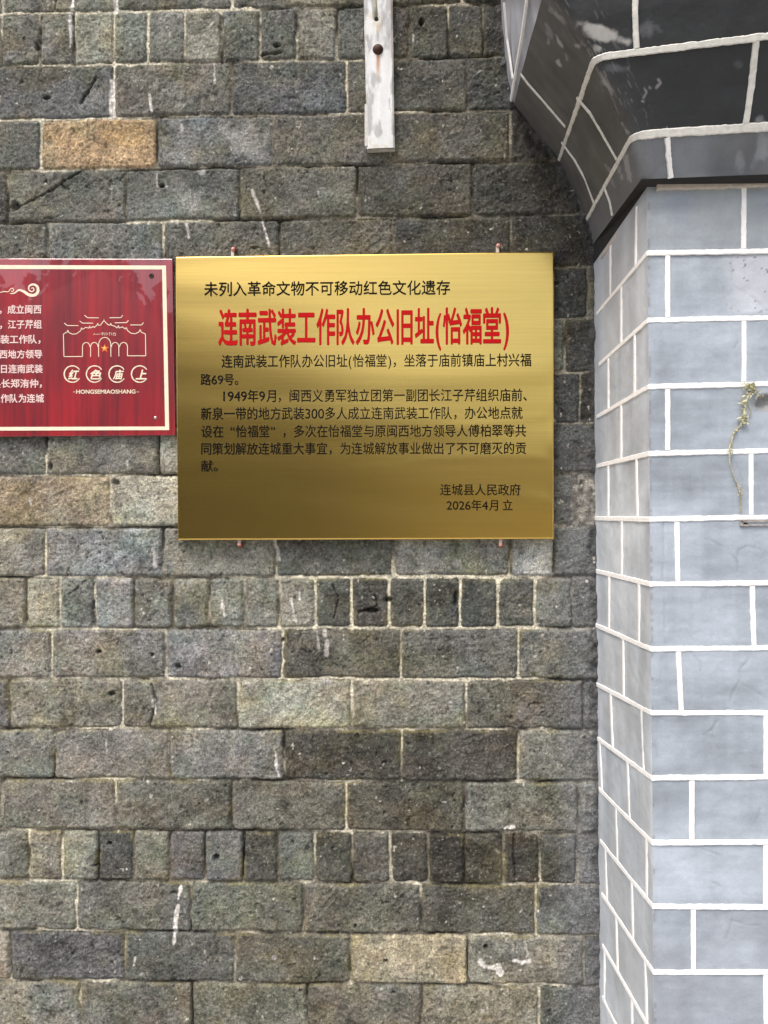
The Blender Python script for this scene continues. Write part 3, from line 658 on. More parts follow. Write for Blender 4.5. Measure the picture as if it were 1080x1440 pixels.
def corbel_left_col(P, px, py):
    q = P[..., 1]*9; Z = P[..., 2]*9
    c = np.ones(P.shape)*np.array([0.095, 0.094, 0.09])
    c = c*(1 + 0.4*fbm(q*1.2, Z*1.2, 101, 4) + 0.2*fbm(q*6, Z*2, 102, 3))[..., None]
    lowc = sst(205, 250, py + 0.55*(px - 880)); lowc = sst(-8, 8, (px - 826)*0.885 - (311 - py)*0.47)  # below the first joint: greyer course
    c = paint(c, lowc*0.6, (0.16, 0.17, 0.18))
    gn = sst(0.0, 0.5, fbm(q*0.8 + 5, Z*0.8, 103, 3)); c = paint(c, gn*0.35, (0.11, 0.125, 0.11))
    ST = [([(780, 20), (796, 34)], 2.0, .35), ([(772, 14), (784, 26)], 2.5, .3), ([(781, 50), (791, 65)], 2.2, .8), ([(784, 88), (786, 92)], 2.6, .8), ([(768, 36), (775, 52)], 3, .3), ([(811, 64), (813, 66)], 2, .7), ([(770, 56), (772, 60)], 1.5, .5), ([(795, 76), (797, 84)], 1.5, .4),
          ([(845, 102), (860, 132)], 2, .7), ([(838, 96), (850, 118)], 3, .25), ([(875, 174), (884, 186)], 1.6, .6), ([(881, 220), (887, 254)], 3, .55), ([(872, 236), (874, 250)], 2.4, .4), ([(852, 232), (856, 240)], 2, .4), ([(858, 250), (864, 262)], 1.8, .35), ([(825, 70), (830, 78)], 1.8, .6), ([(818, 55), (822, 66)], 1.6, .5)]
    for pts, w, k in ST:
        d = segdist(px, py, pts) + 3.5*fbm(q*14, Z*14, 104, 4); c = paint(c, sst(w + 1.5, w - 1.5, d)*k, (0.36, 0.36, 0.36))
    return c
def corbel_front_col(P, px, py):
    X, Z = P[..., 0]*9, P[..., 2]*9
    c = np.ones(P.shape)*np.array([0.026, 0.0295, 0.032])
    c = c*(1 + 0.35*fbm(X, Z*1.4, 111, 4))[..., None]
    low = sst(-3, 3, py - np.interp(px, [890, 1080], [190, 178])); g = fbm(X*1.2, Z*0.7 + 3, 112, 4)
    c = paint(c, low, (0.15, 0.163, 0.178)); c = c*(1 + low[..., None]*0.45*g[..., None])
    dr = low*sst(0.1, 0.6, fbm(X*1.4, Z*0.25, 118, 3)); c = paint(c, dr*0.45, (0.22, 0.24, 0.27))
    pt = sst(1.0, 0.5, np.hypot((px - 846 - 0.15*(py - 40))/36, (py - 45 - 0.25*(px - 846))/13) + 0.8*fbm(X*5, Z*7, 113, 5)); c = paint(c, pt*0.9, (0.42, 0.42, 0.40))
    pt = sst(1.0, 0.5, np.hypot((px - 838)/10, (py - 66)/9) + 0.8*fbm(X*8, Z*8, 114, 5)); c = paint(c, pt*0.8, (0.38, 0.38, 0.36))
    for pts, w, k in (([(926, 112), (929, 117), (922, 124)], 1.5, .5), ([(905, 138), (909, 130), (906, 124)], 1.3, .45), ([(913, 122), (915, 125)], 1.2, .4), ([(903, 142), (904, 143)], 1.2, .6), ([(938, 178), (939, 186)], 1.0, .8)):
        c = paint(c, sst(w + 0.8, w - 0.8, segdist(px, py, pts) + 1.5*fbm(X*16, Z*16, 109, 3))*k, (0.34, 0.34, 0.33))
    for (ax, ay, rx, rz, k) in ((1068, 205, 12, 40, .75), (1040, 225, 10, 22, .55), (1075, 218, 6, 26, .6), (865, 95, 18, 6, .28), (912, 40, 14, 14, .3), (1000, 250, 30, 6, .2), (1040, 92, 10, 8, .15), (893, 50, 4, 16, .3)):
        d = np.hypot((px - ax)/rx, (py - ay)/rz) + 1.0*fbm(X*6, Z*6, 115, 5); c = paint(c, sst(1.0, 0.2, d)*k, (0.26, 0.28, 0.30))
    return c
sm_h = lambda P, px, py: 0.0030*fbm(P[..., 0]*9 + P[..., 1]*5, P[..., 2]*9, 116, 3) + 0.0006*fbm(P[..., 0]*60, P[..., 2]*60, 117, 3)
VA, VB = 0.40, 0.47                      # left face | rounded arris | front face
def corbel_base(U, V):
    w, f, r = lerp_rows(Wp, U), lerp_rows(Fp, U), lerp_rows(Rp, U)
    la = np.linalg.norm(w - f, axis=-1, keepdims=True); lb = np.linalg.norm(r - f, axis=-1, keepdims=True)
    A = f + (w - f)*np.minimum(0.022/la, 0.3); B = f + (r - f)*(0.022/lb)
    v1 = np.clip(V/VA, 0, 1)[..., None]; v2 = np.clip((V - VA)/(VB - VA), 0, 1)[..., None]; v3 = np.clip((V - VB)/(1 - VB), 0, 1)[..., None]
    P = np.where(V[..., None] < VA, w + (A - w)*v1, np.where(V[..., None] < VB, A*(1 - v2)**2 + 2*f*v2*(1 - v2) + B*v2**2, B + (r - B)*v3))
    bow = np.sin(v1[..., 0]*math.pi)*0.012*np.clip(U*1.4 - 0.1, 0, 1)
    P = P.copy(); P[..., 0] -= bow*0.4; P[..., 2] -= bow
    return P
def corbel_surface():
    us = np.linspace(0, 1, 200); vs = np.concatenate([np.linspace(0, VA, 190)[:-1], np.linspace(VA, VB, 26)[:-1], np.linspace(VB, 1, 330)])
    U, V = np.meshgrid(us, vs, indexing='ij'); P = corbel_base(U, V); px, py = proj(P)
    n = np.cross(np.gradient(P, axis=0), np.gradient(P, axis=1)); n /= np.linalg.norm(n, axis=-1, keepdims=True) + 1e-12
    if (n*(CP - P)).sum() < 0: n = -n
    m = sst(VA - 0.01, VB + 0.005, V + 0.02*fbm(U*14, V*30, 119, 4))[..., None]
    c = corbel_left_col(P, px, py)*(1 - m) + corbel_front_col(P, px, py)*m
    # pale scuffs where the arris has been knocked
    sc = sst(0.28, 0.55, fbm(U*14 + V*20, V*330 - U*6, 120, 4))*sst(0.07, 0.02, np.abs(V - 0.44))*sst(0.15, 0.4, U)
    c = paint(c, sc*0.4, (0.30, 0.30, 0.29))
    P = P + n*(sm_h(P, px, py)*sst(0, 0.02, U))[..., None]
    return link('corbel', np_mesh('corbel', P.reshape(-1, 3), grid_quads(*U.shape), np.clip(c, 0.004, 0.85).reshape(-1, 3)), M_cement, pillar)
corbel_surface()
# upright left cheek above the corbel (pale paint, skylight from the left put into the colour), curving up along the wall
UPW = [(722, 149), (714, 115), (710, 85), (706, 50), (704, 18), (703, -60), (703, -300)]
Wc = np.array([hit(*p, 0.006) for p in UPW]); Fc = Wc.copy(); sh = Fp[-1] - Wp[-1]
for i in range(len(Fc)): Fc[i] = Wc[i] + sh + np.array([0.012*min(i, 3)/3, 0, 0])
def cheek_base(U, V):
    w, f = lerp_rows(Wc, U), lerp_rows(Fc, U); return w*(1 - V[..., None]) + f*V[..., None]
def cheek_col(P, px, py):
    c = np.ones(P.shape)*np.array([0.36, 0.375, 0.40]); st = fbm(P[..., 1]*40, P[..., 2]*3, 121, 4); c = c*(1 + 0.35*st)[..., None]
    return paint(c, sst(25, -5, py)*0.5, (0.12, 0.12, 0.12))
surf('cheek', pillar, cheek_base, None, 120, 60, cheek_col, lambda P, px, py: 0.001*fbm(P[..., 1]*20, P[..., 2]*20, 122, 3), M_cement)
# front of the block above the corbel, its top and ends; soffit under the lowest course
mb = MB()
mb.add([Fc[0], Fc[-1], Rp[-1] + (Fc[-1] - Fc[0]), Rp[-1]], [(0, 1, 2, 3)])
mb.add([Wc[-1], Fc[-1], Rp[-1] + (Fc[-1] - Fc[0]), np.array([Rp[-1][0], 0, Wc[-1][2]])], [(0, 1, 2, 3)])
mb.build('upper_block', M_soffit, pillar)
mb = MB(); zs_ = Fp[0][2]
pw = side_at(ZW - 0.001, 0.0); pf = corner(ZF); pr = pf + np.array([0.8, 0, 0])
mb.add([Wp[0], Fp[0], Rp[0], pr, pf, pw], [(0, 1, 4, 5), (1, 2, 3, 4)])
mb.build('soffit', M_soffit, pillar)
# painted joints on the corbel
cn = lambda P0, P1, P2: (lambda n: n if np.dot(n, CP - P0) > 0 else -n)(np.cross(P1 - P0, P2 - P0)/np.linalg.norm(np.cross(P1 - P0, P2 - P0)))
def csurf(u, v): return corbel_base(np.array([[u]]), np.array([[v]]))[0, 0]
def cnorm(u, v):
    du = 0.01 if u < .97 else -0.01; dv = 0.004 if v < .97 else -0.004
    return cn(csurf(u, v), csurf(u + du, v), csurf(u, v + dv))
GU, GV = np.meshgrid(np.linspace(0, 1, 201), np.linspace(0, 0.75, 601), indexing='ij'); GX, GY = proj(corbel_base(GU, GV))
def find(px, py):
    k = np.hypot(GX - px, GY - py).argmin(); return GU.ravel()[k], GV.ravel()[k]
mbc = MB(); mbd = MB()
vv = np.concatenate([np.linspace(0, VA, 14)[:-1], np.linspace(VA, VB, 9)[:-1], np.linspace(VB, 1, 20)])
for j, u in enumerate((0.2, 0.6)):
    wd = np.interp(vv, [0, VA, VB, 1], [0.0075, 0.0100, 0.0138 if j == 0 else 0.0105, 0.0138 if j == 0 else 0.0105])
    mbc.ribbon([csurf(u, v) for v in vv], [cnorm(u, v) for v in vv], wd, 0.0006, 0.0013, seed=200 + j, lift=0.002)
for k, (pl, w) in enumerate(([[(730, 103), (744, 118), (765, 142), (796, 178)], .0062], [[(812, 137), (830, 159), (846, 184), (868, 224)], .0062], [[(791, 200), (809, 225), (824, 252), (836, 286)], .0062], [[(850, 262), (858, 284), (862, 303)], .0062],
                             [[(893, -22), (894, 20), (895, 68)], 0.0095], [[(1064, 56), (1057, 115), (1049, 174)], 0.0105])):
    uv = [find(*p) for p in pl]
    mbc.ribbon([csurf(*q) for q in uv], [cnorm(*q) for q in uv], w, 0.0008, 0.0008, seed=220 + k, lift=0.0018)
uv = [find(*p) for p in [(938, 194), (941, 225), (943, 254)]]
mbd.ribbon([csurf(*q) for q in uv], [cnorm(*q) for q in uv], 0.009, 0.003, 0.0014, seed=250, lift=0.002)
# thin lines on the pale cheek
chn = cn(Wc[0], Wc[2], Fc[0])
def on_cheek(px, py): return hit_plane(px, py, Wc[1], chn)
for k, pl in enumerate(([(711, 3), (715, 54), (723, 110)], [(744, -6), (737, 45), (730, 85), (720, 143)])):
    mbd.ribbon([on_cheek(*p) for p in pl], chn, 0.008, 0.002, 0.0006, seed=260 + k, lift=0.003)
mbc.build('corbel_joints', M_line_old, pillar); mbd.build('bright_joints', M_line, pillar)
# flat metal clip let into the front
mb = MB(); a = hit(1041, 731, -D_COL); b = hit(1100, 740, -D_COL)
mb.box((a[0], -D_COL - 0.004, b[2]), (b[0], -D_COL + 0.004, b[2] + 0.0028), 0.0006)
mb.box((a[0], -D_COL - 0.003, a[2] - 0.0045), (b[0], -D_COL + 0.004, a[2]), 0.0006)
mb.box((a[0] - 0.002, -D_COL - 0.003, b[2] + 0.001), (a[0] + 0.004, -D_COL + 0.004, a[2] - 0.001), 0.0006)
clip = mb.build('metal_clip', plain('grey_clip_metal', (0.33, 0.31, 0.29), 0.6, 0.3, 0.3, 200), pillar)
mb = MB(); mb.box((a[0] + 0.004, -D_COL - 0.001, b[2] + 0.003), (b[0], -D_COL + 0.004, a[2] - 0.0046)); mb.build('clip_slot', M_hole, clip)

# ------------------------------------------------------------------ withered plant hanging from the chipped spot on the pillar
vine = empty('withered_vine', hit(1058, 545, -D_COL - 0.004))
tag(vine, 'withered yellow-green creeper hanging down the front of the pale grey pillar', 'plant')
pl = [(1060, 545), (1051, 560), (1046, 580), (1042, 597), (1032, 610), (1026, 630), (1026, 650), (1031, 668), (1038, 684), (1042, 700), (1041, 722)]
mb = MB(); mb.tube([hit(x, y, -D_COL - 0.004 - 0.003*math.sin(i*1.3)) for i, (x, y) in enumerate(pl)], [0.0016, .0015, .0014, .0013, .0017, .0013, .0011, .0009, .0011, .0011, .0006], 6)
mb.tube([hit(x, y, -D_COL - 0.003) for x, y in ((1058, 548), (1066, 556), (1075, 562), (1082, 570))], 0.0008, 5)
mb.tube([hit(x, y, -D_COL - 0.003) for x, y in ((1050, 562), (1056, 575), (1054, 588))], 0.0007, 5)
mb.build('stem', M_stem, vine, True)
mb = MB(); rg = np.random.RandomState(9)
for (cx_, cy_, sx, sy, k, s) in ((1055, 544, 7, 6, 60, .0036), (1062, 553, 9, 7, 26, .0024), (1046, 566, 4, 8, 30, .0028), (1046, 590, 4.5, 6, 46, .0032), (1034, 606, 4, 4, 16, .0018), (1027, 636, 3, 6, 26, .0018), (1029, 622, 3, 6, 12, .0014), (1041, 692, 3.5, 9, 26, .0017), (1042, 715, 2, 6, 12, .0014)):
    for _ in range(k):
        p = hit(cx_ + rg.normal()*sx*0.6, cy_ + rg.normal()*sy*0.6, -D_COL - 0.004 - 0.005*rg.rand())
        t = rg.normal(size=3)*np.array([1, .5, 1]); t /= np.linalg.norm(t); q = np.cross(t, rg.normal(size=3)*np.array([.4, 1, .4])); q /= np.linalg.norm(q)
        l_ = s*(0.6 + rg.rand())
        mb.add([p - t*l_, p + q*l_*0.55 + t*l_*.2, p + t*l_*1.2, p - q*l_*0.5 + np.array([0, -0.0006, 0])], [(0, 1, 2, 3)])
me_o = mb.build('leaves', M_leaf, vine)

# ================================================================== LETTERING
def text_mesh(body, bold=0.0, shear=0.0):
    c = bpy.data.curves.new('txt', 'FONT'); c.body = body; c.offset = bold; c.shear = shear; c.resolution_u = 4
    o = bpy.data.objects.new('txt', c); COL.objects.link(o)
    dg = bpy.context.evaluated_depsgraph_get(); dg.update()
    me = bpy.data.meshes.new_from_object(o.evaluated_get(dg))
    bpy.data.objects.remove(o); bpy.data.curves.remove(c)
    return me
def bounds(me):
    a = np.empty(len(me.vertices)*3, np.float32); me.vertices.foreach_get('co', a); a = a.reshape(-1, 3); return a
ref = bounds(text_mesh('国')); REF0, REF1 = ref[:, 1].min(), ref[:, 1].max()
def embolden(me, w):
    a = bounds(me).astype(np.float32); n = len(a)
    ls = np.empty(len(me.polygons), np.int32); lt = np.empty(len(me.polygons), np.int32)
    me.polygons.foreach_get('loop_start', ls); me.polygons.foreach_get('loop_total', lt)
    li = np.empty(len(me.loops), np.int32); me.loops.foreach_get('vertex_index', li)
    V, F = [], []
    for k in range(9):
        dx, dy = (0, 0) if k == 8 else (w*math.cos(k*math.pi/4), w*math.sin(k*math.pi/4))
        V.append(a + np.array([dx, dy, 0.004*k], np.float32)); F += [tuple(int(i) + n*k for i in li[s_:s_ + t_]) for s_, t_ in zip(ls, lt)]
    m2 = bpy.data.meshes.new('txt'); m2.from_pydata(np.concatenate(V).tolist(), [], F); m2.update()
    bpy.data.meshes.remove(me); return m2
GLYPH = {}
def set_line(body):
    """full-width characters on a one-em pitch, figures and brackets on about half of it"""
    V, F, pen, o = [], [], 0.0, 0
    em = 1.0
    for ch in body:
        if ch == ' ': pen += 0.3; continue
        if ch not in GLYPH:
            m_ = text_mesh(ch); GLYPH[ch] = (bounds(m_).astype(float), [tuple(p.vertices) for p in m_.polygons]); bpy.data.meshes.remove(m_)
        a, f = GLYPH[ch]; a = a.copy(); w0, w1 = a[:, 0].min(), a[:, 0].max()
        if ch in '0123456789': a[:, 0] = (a[:, 0] - (w0 + w1)/2)*1.16 + pen + 0.285; a[:, 1] *= 1.03; adv = 0.57
        elif ch in '()': a[:, 0] = a[:, 0] - (w0 + w1)/2 + pen + 0.21; adv = 0.42
        elif ch == '“': a[:, 0] += pen + 0.92 - w1; adv = 1.0
        elif ch == '”': a[:, 0] += pen + 0.08 - w0; adv = 1.0
        elif ch in '，。、': a[:, 0] += pen; adv = 1.0
        else: a[:, 0] = a[:, 0] - (w0 + w1)/2 + pen + 0.5; adv = 1.0
        V.append(a); F += [tuple(i + o for i in q) for q in f]; o += len(a); pen += adv
    m_ = bpy.data.meshes.new('txt'); m_.from_pydata(np.concatenate(V).tolist(), [], F); m_.update(); return m_
def lettering(name, body, x0, x1, y0, y1, plane, mt, parent, bold=0.0, shear=0.0, fitbox=False, pad=False):
    """body set between survey x0..x1; a full-height character spans y0..y1; printed film lying on the plane"""
    me = set_line(body) if len(body) > 1 and not fitbox else text_mesh(body, 0.0, shear)
    if bold: me = embolden(me, bold)
    a = bounds(me).astype(float)
    lo, hi = a[:, 0].min(), a[:, 0].max()
    r0, r1 = (a[:, 1].min(), a[:, 1].max()) if fitbox else (REF0, REF1)
    tl, br = hit(x0, y0, plane), hit(x1, y1, plane)
    X = tl[0] + (a[:, 0] - lo)/(hi - lo)*(br[0] - tl[0]); Z = br[2] + (a[:, 1] - r0)/(r1 - r0)*(tl[2] - br[2])
    out = np.stack([X, plane - 0.0004 - a[:, 2]*0.006, Z], -1)
    me.vertices.foreach_set('co', out.astype(np.float32).ravel()); me.update(); me.name = name
    me.materials.clear()
    return link(name, me, mt, parent)

# ================================================================== BRASS PLAQUE
YB = -0.030
tl, tr, br, bl = hit(246.5, 361, YB), hit(779.5, 353.5, YB), hit(778.8, 758, YB), hit(250, 759.5, YB)
plaque = empty('brass_plaque', (tl + tr + br + bl)/4 + np.array([0, 0.03, 0]))
tag(plaque, 'shiny brushed brass plaque with a red headline over black Chinese text', 'plaque')
n_ = 160
eg = np.array([0, 0.0008, 0.0016, 0.0026, 0.004]); gl = np.concatenate([eg, np.linspace(0.007, 0.993, n_ - 10), 1 - eg[::-1]])
U, V = np.meshgrid(gl, gl, indexing='ij'); u, v = U[..., None], V[..., None]
P = (tl*(1 - u) + tr*u)*(1 - v) + (bl*(1 - u) + br*u)*v
P[..., 1] -= 0.0012*np.sin(U*math.pi)*np.sin(V*math.pi)
for v0, wv, am in ((0.60, .022, .00016), (0.745, .018, .00014), (0.86, .03, .00022), (0.70, .04, -.00018), (0.40, .05, .0003), (0.20, .06, -.0003)):
    P[..., 1] -= am*np.exp(-((V - v0 - 0.035*np.sin(U*5 + v0*9))/wv)**2)*sst(0.25, 0.95, U)*sst(1.0, .97, U)
ed_ = np.minimum(np.minimum(U, 1 - U)*1.33, np.minimum(V, 1 - V)); P[..., 1] += 0.0016*(1 - np.clip(ed_/0.004, 0, 1))**2
me = np_mesh('panel', P.reshape(-1, 3), grid_quads(n_, n_))
panel = link('panel', me, M_brass, plaque)
mb = MB(); rim = [tl, tr, br, bl]; bk = [p + np.array([0, 0.020, 0]) for p in rim]; e = [p + np.array([0, 0.0016, 0]) for p in rim]
mb.add(e + bk, [(0, 1, 5, 4), (1, 2, 6, 5), (2, 3, 7, 6), (3, 0, 4, 7), (4, 5, 6, 7)])
mb.build('folded_rim', M_brass_edge, plaque)
for body, x0, x1, y0, y1 in (
    ('未列入革命文物不可移动红色文化遗存', 287, 633, 397.5, 414),
    ('连南武装工作队办公旧址(怡福堂)，坐落于庙前镇庙上村兴福', 311.5, 747, 500, 515),
    ('路69号。', 282, 335, 526.5, 541.5),
    ('1949年9月，闽西义勇军独立团第一副团长江子芹组织庙前、', 314, 741, 549, 564),
    ('新泉一带的地方武装300多人成立连南武装工作队，办公地点就', 282.5, 735, 574, 589),
    ('设在“怡福堂”，多次在怡福堂与原闽西地方领导人傅柏翠等共', 283, 740, 599, 614),
    ('同策划解放连城重大事宜，为连城解放事业做出了不可磨灭的贡', 283, 740, 623.5, 638.5),
    ('献。', 283, 306, 648, 663),
    ('连城县人民政府', 619, 732, 681.5, 696.5),
    ('2026年4月 立', 628, 721, 703.5, 718)):
    lettering('text_line', body, x0, x1, y0, y1, YB - 0.0013, M_black, plaque, bold=0.007)
lettering('headline', '连南武装工作队办公旧址(怡福堂)', 307, 716, 438, 483, YB - 0.0013, M_titlered, plaque, bold=0.023)
for x, y, up in ((327.5, 353.5, 1), (699.5, 348.5, 1), (337, 763.5, -1), (703.5, 764, -1)):
    c = hit(x, y, YB + 0.012)
    mb = MB(); zl_, zh = (c[2] - 0.014, c[2] + 0.004) if up > 0 else (c[2] - 0.004, c[2] + 0.014)
    mb.box((c[0] - 0.0034, YB + 0.0085, zl_), (c[0] + 0.0034, YB + 0.0105, zh), 0.0006)
    tab = mb.build('mounting_tab', M_tab, plaque)
    mb = MB(); cc = (c[0] + (0.001 if up > 0 else 0.0), YB + 0.0085, c[2] + 0.003*up)
    mb.lathe(cc, [(0.0005, 0.004), (0.0034, 0.0034), (0.0042, 0.0015), (0.0042, 0)], 14); mb.build('screw_head', M_pinkhead, tab, True)
    mb = MB(); mb.lathe((cc[0] + 0.0015, YB + 0.026, cc[2] + 0.002*up), [(0.0005, 0.016), (0.0044, 0.0155), (0.0048, 0.012), (0.0042, 0)], 14); mb.build('wall_plug', M_plug, tab, True)

# ================================================================== RED SIGN
YR = -0.016
sign = empty('red_sign', hit(100, 490, 0)); 
tag(sign, 'glossy dark red board with cream border and a line-drawn gate emblem', 'sign')
q = [hit(-420, 362.5, YR), hit(242.5, 364, YR), hit(246.3, 612, YR), hit(-420, 617.5, YR)]
mb = MB(); bk = [p + np.array([0, 0.010, 0]) for p in q]
mb.add(q + bk, [(0, 1, 2, 3), (4, 5, 6, 7), (0, 1, 5, 4), (1, 2, 6, 5), (2, 3, 7, 6), (3, 0, 4, 7)])
board = mb.build('board', M_red, sign)
bv = board.modifiers.new('edge', 'BEVEL'); bv.width = 0.0012; bv.segments = 2
for x, y in ((213, 388), (218.5, 587.5), (-400, 388), (-400, 588)):                     # spacers behind the board
    mb = MB(); c = hit(x, y, 0); mb.lathe((c[0], 0.008, c[2]), [(0.006, 0.0145), (0.006, 0)], 12); mb.build('spacer', M_steel, sign)
SN = np.array([0, -1.0, 0]); S = lambda x, y: hit(x, y, YR)
mb = MB(); bp = [(-412, 371.5), (233.5, 373.5), (238, 604.8), (-412, 607)]; bi = [(-405, 377.5), (228, 379), (232.3, 599.8), (-405, 601.5)]
V8 = [S(*p) + np.array([0, -0.0005, 0]) for p in bp + bi]; mb.add(V8, [(0, 1, 5, 4), (1, 2, 6, 5), (2, 3, 7, 6), (3, 0, 4, 7)]); mb.build('border', M_cream, sign)
for body, x0, x1, y0, y1 in (
    ('组，成立闽西', -13.5, 58.3, 430, 441), ('长，江子芹组', -13, 59, 451, 462), ('武装工作队，', -12.5, 57.2, 472, 483), ('闽西地方领导', -12.5, 59.6, 493, 503.8),
    ('日连南武装', 1.5, 60.3, 513.5, 524.5), ('县长郑洧仲，', -11, 59, 534, 545), ('工作队为连城', -11, 62, 555, 566)):
    lettering('text_line', body, x0, x1, y0, y1, YR - 0.0001, M_pinkwhite, sign, bold=0.023)
E = lambda x, y: (70 + x/6.75, 430 + y/6.75)
emb = MB()
def stroke(m, pts, w, th=0.0004, close=False): m.ribbon([S(*p) for p in pts], SN, w, th, 0, step=0.002)
G = [(305, 482), (135, 482), (130, 268), (165, 250), (172, 230), (180, 253), (215, 270), (255, 265), (295, 235), (302, 208), (312, 225), (342, 204), (372, 214), (378, 192), (388, 212), (415, 196), (422, 208), (450, 182), (455, 165), (463, 186), (482, 184), (513, 142), (514, 120),
     (516, 142), (550, 178), (573, 186), (578, 165), (588, 186), (618, 194), (640, 212), (652, 188), (660, 212), (690, 200), (718, 222), (727, 205), (737, 234), (770, 260), (810, 266), (845, 250), (860, 225), (868, 250), (908, 268), (912, 475), (742, 475)]
lw = 0.0019
for a, b in zip(G[:-1], G[1:]): emb.ribbon([S(*E(*a)), S(*E(*b))], SN, lw, 0.0004, 0, lift=0.0)
def arch(xa, xb, top, base, ya, yb):
    pts = ([(xa, ya)] if ya else []) + [((xa + xb)/2 - (xb - xa)/2*math.cos(t), base - (base - top)*math.sin(t)) for t in np.linspace(0, math.pi, 13)] + ([(xb, yb)] if yb else [])
    emb.ribbon([S(*E(*p)) for p in pts], SN, lw, 0.0004, 0, step=0.001)
arch(311, 381, 348, 390, 484, 0); arch(388, 458, 348, 390, 484, 0); arch(464, 580, 300, 372, 484, 484); arch(586, 656, 348, 390, 0, 480); arch(663, 738, 348, 390, 0, 476)
for pts in ([(330, 90), (360, 114), (465, 115)], [(568, 114), (675, 113), (693, 90)], [(285, 145), (312, 165), (412, 165)], [(618, 162), (730, 160), (747, 138)], [(138, 165), (168, 188), (272, 188)], [(765, 182), (872, 182), (890, 160)]):
    emb.ribbon([S(*E(*p)) for p in pts], SN, lw, 0.0004, 0)
for pts in ([(412, 277), (425, 262), (432, 275)], [(436, 272), (480, 268)], [(490, 258), (512, 258)], [(488, 268), (516, 268)], [(500, 252), (500, 282)], [(524, 256), (522, 282)], [(532, 258), (552, 262), (536, 280)], [(562, 256), (580, 258)], [(570, 252), (568, 282)], [(588, 254), (588, 280)],
            [(600, 262), (630, 262)], [(606, 254), (602, 284)], [(616, 256), (628, 282), (612, 280)]):
    emb.ribbon([S(*E(*p)) for p in pts], SN, 0.0009, 0.0004, 0)
emb.build('gate_emblem', M_cream, sign)
def star(m, c, r, z):
    P = [S(*E(c[0] + r*(1 if k % 2 == 0 else .42)*math.sin(k*math.pi/5), c[1] - r*(1 if k % 2 == 0 else .42)*math.cos(k*math.pi/5))) + np.array([0, -z, 0]) for k in range(10)]
    m.add([S(*E(*c)) + np.array([0, -z - 0.0002, 0])] + P, [(0, 1 + k, 1 + (k + 1) % 10) for k in range(10)])
m1 = MB(); star(m1, (522, 405), 42, 0.0005); st_o = m1.build('star', M_star, sign)
m1 = MB(); star(m1, (520, 402), 22, 0.0009); m1.build('star_centre', M_star_gold, st_o)
for k, (ch, cxx) in enumerate(zip('红色庙上', (213, 424, 638, 852))):
    mb = MB(); th = np.linspace(R(32), R(328), 40); rad = 78
    wds = 0.0030*(0.75 + 0.35*np.sin((th - th[0])/(th[-1] - th[0])*math.pi)) + 0.0003*np.sin(th*9)
    mb.ribbon([S(*E(cxx + 2 + rad*math.cos(t), 648 - rad*math.sin(t))) for t in th], SN, wds, 0.0004, 0.0003, seed=k, step=0.001)
    rg_ = mb.build('roundel', M_cream, sign)
    x0, y0 = E(cxx - 38, 606); x1, y1 = E(cxx + 66, 700)
    lettering('roundel_character', ch, x0, x1, y0, y1, YR - 0.0001, M_cream, rg_, bold=0.03, shear=0.25, fitbox=True)
for xa, xb in ((224, 244), (824, 846)): emb_d = MB(); emb_d.ribbon([S(*E(xa, 818)), S(*E(xb, 818))], SN, 0.0012, 0.0004, 0); emb_d.build('dash', M_cream, sign)
x0, y0 = E(252, 797); x1, y1 = E(814, 834)
lettering('caption', 'HONGSEMIAOSHANG', x0, x1, y0, y1, YR - 0.0001, M_cream, sign, bold=0.022, fitbox=True)
K = lambda x, y: (x/6.0, 360 + y/6.0)
def smooth(pts, k=8):
    P = np.array(pts, float); n = len(P); out = []
    for i in range(n - 1):
        p0, p1, p2, p3 = P[max(i - 1, 0)], P[i], P[i + 1], P[min(i + 2, n - 1)]
        for t in np.linspace(0, 1, k, endpoint=False): out.append(0.5*(2*p1 + (p2 - p0)*t + (2*p0 - 5*p1 + 4*p2 - p3)*t*t + (3*p1 - p0 - 3*p2 + p3)*t**3))
    out.append(P[-1]); return np.array(out)
mb = MB()
for pts in ([(-40, 300, 3), (0, 306, 8), (40, 300, 9), (70, 302, 8), (84, 284, 8), (104, 272, 8), (116, 288, 8), (104, 302, 7), (94, 292, 5)],
            [(85, 316, 8), (120, 314, 13), (160, 288, 18), (200, 300, 26), (245, 328, 30), (290, 330, 32), (318, 305, 30), (318, 265, 28), (292, 242, 22), (262, 244, 20), (243, 262, 16), (248, 290, 13), (272, 300, 12), (288, 284, 10), (276, 268, 9), (264, 276, 6)]):
    q_ = smooth(pts); mb.ribbon([S(*K(a, b)) for a, b, _ in q_], SN, q_[:, 2]/6*PXM, 0.0004, 0, step=0.0008)
mb.build('cloud_ornament', M_cream, sign)
c = S(213, 388); mb = MB(); mb.lathe((c[0], YR - 0.0002, c[2]), [(0.0022, 0.0006), (0.0034, 0.0016), (0.0048, 0.0014), (0.0054, 0)], 20); w_ = mb.build('screw_hole', M_rust, sign, True)
mb = MB(); mb.lathe((c[0], YR - 0.0002, c[2]), [(0.0001, 0.0009), (0.0026, 0.0009), (0.0026, 0)], 16); mb.build('hole', M_hole, w_)
c = S(218.5, 587.5); mb = MB(); mb.lathe((c[0], YR, c[2]), [(0.0002, 0.0026), (0.002, 0.0022), (0.0034, 0.0008), (0.0036, 0)], 16); mb.build('screw', M_steel, sign, True)

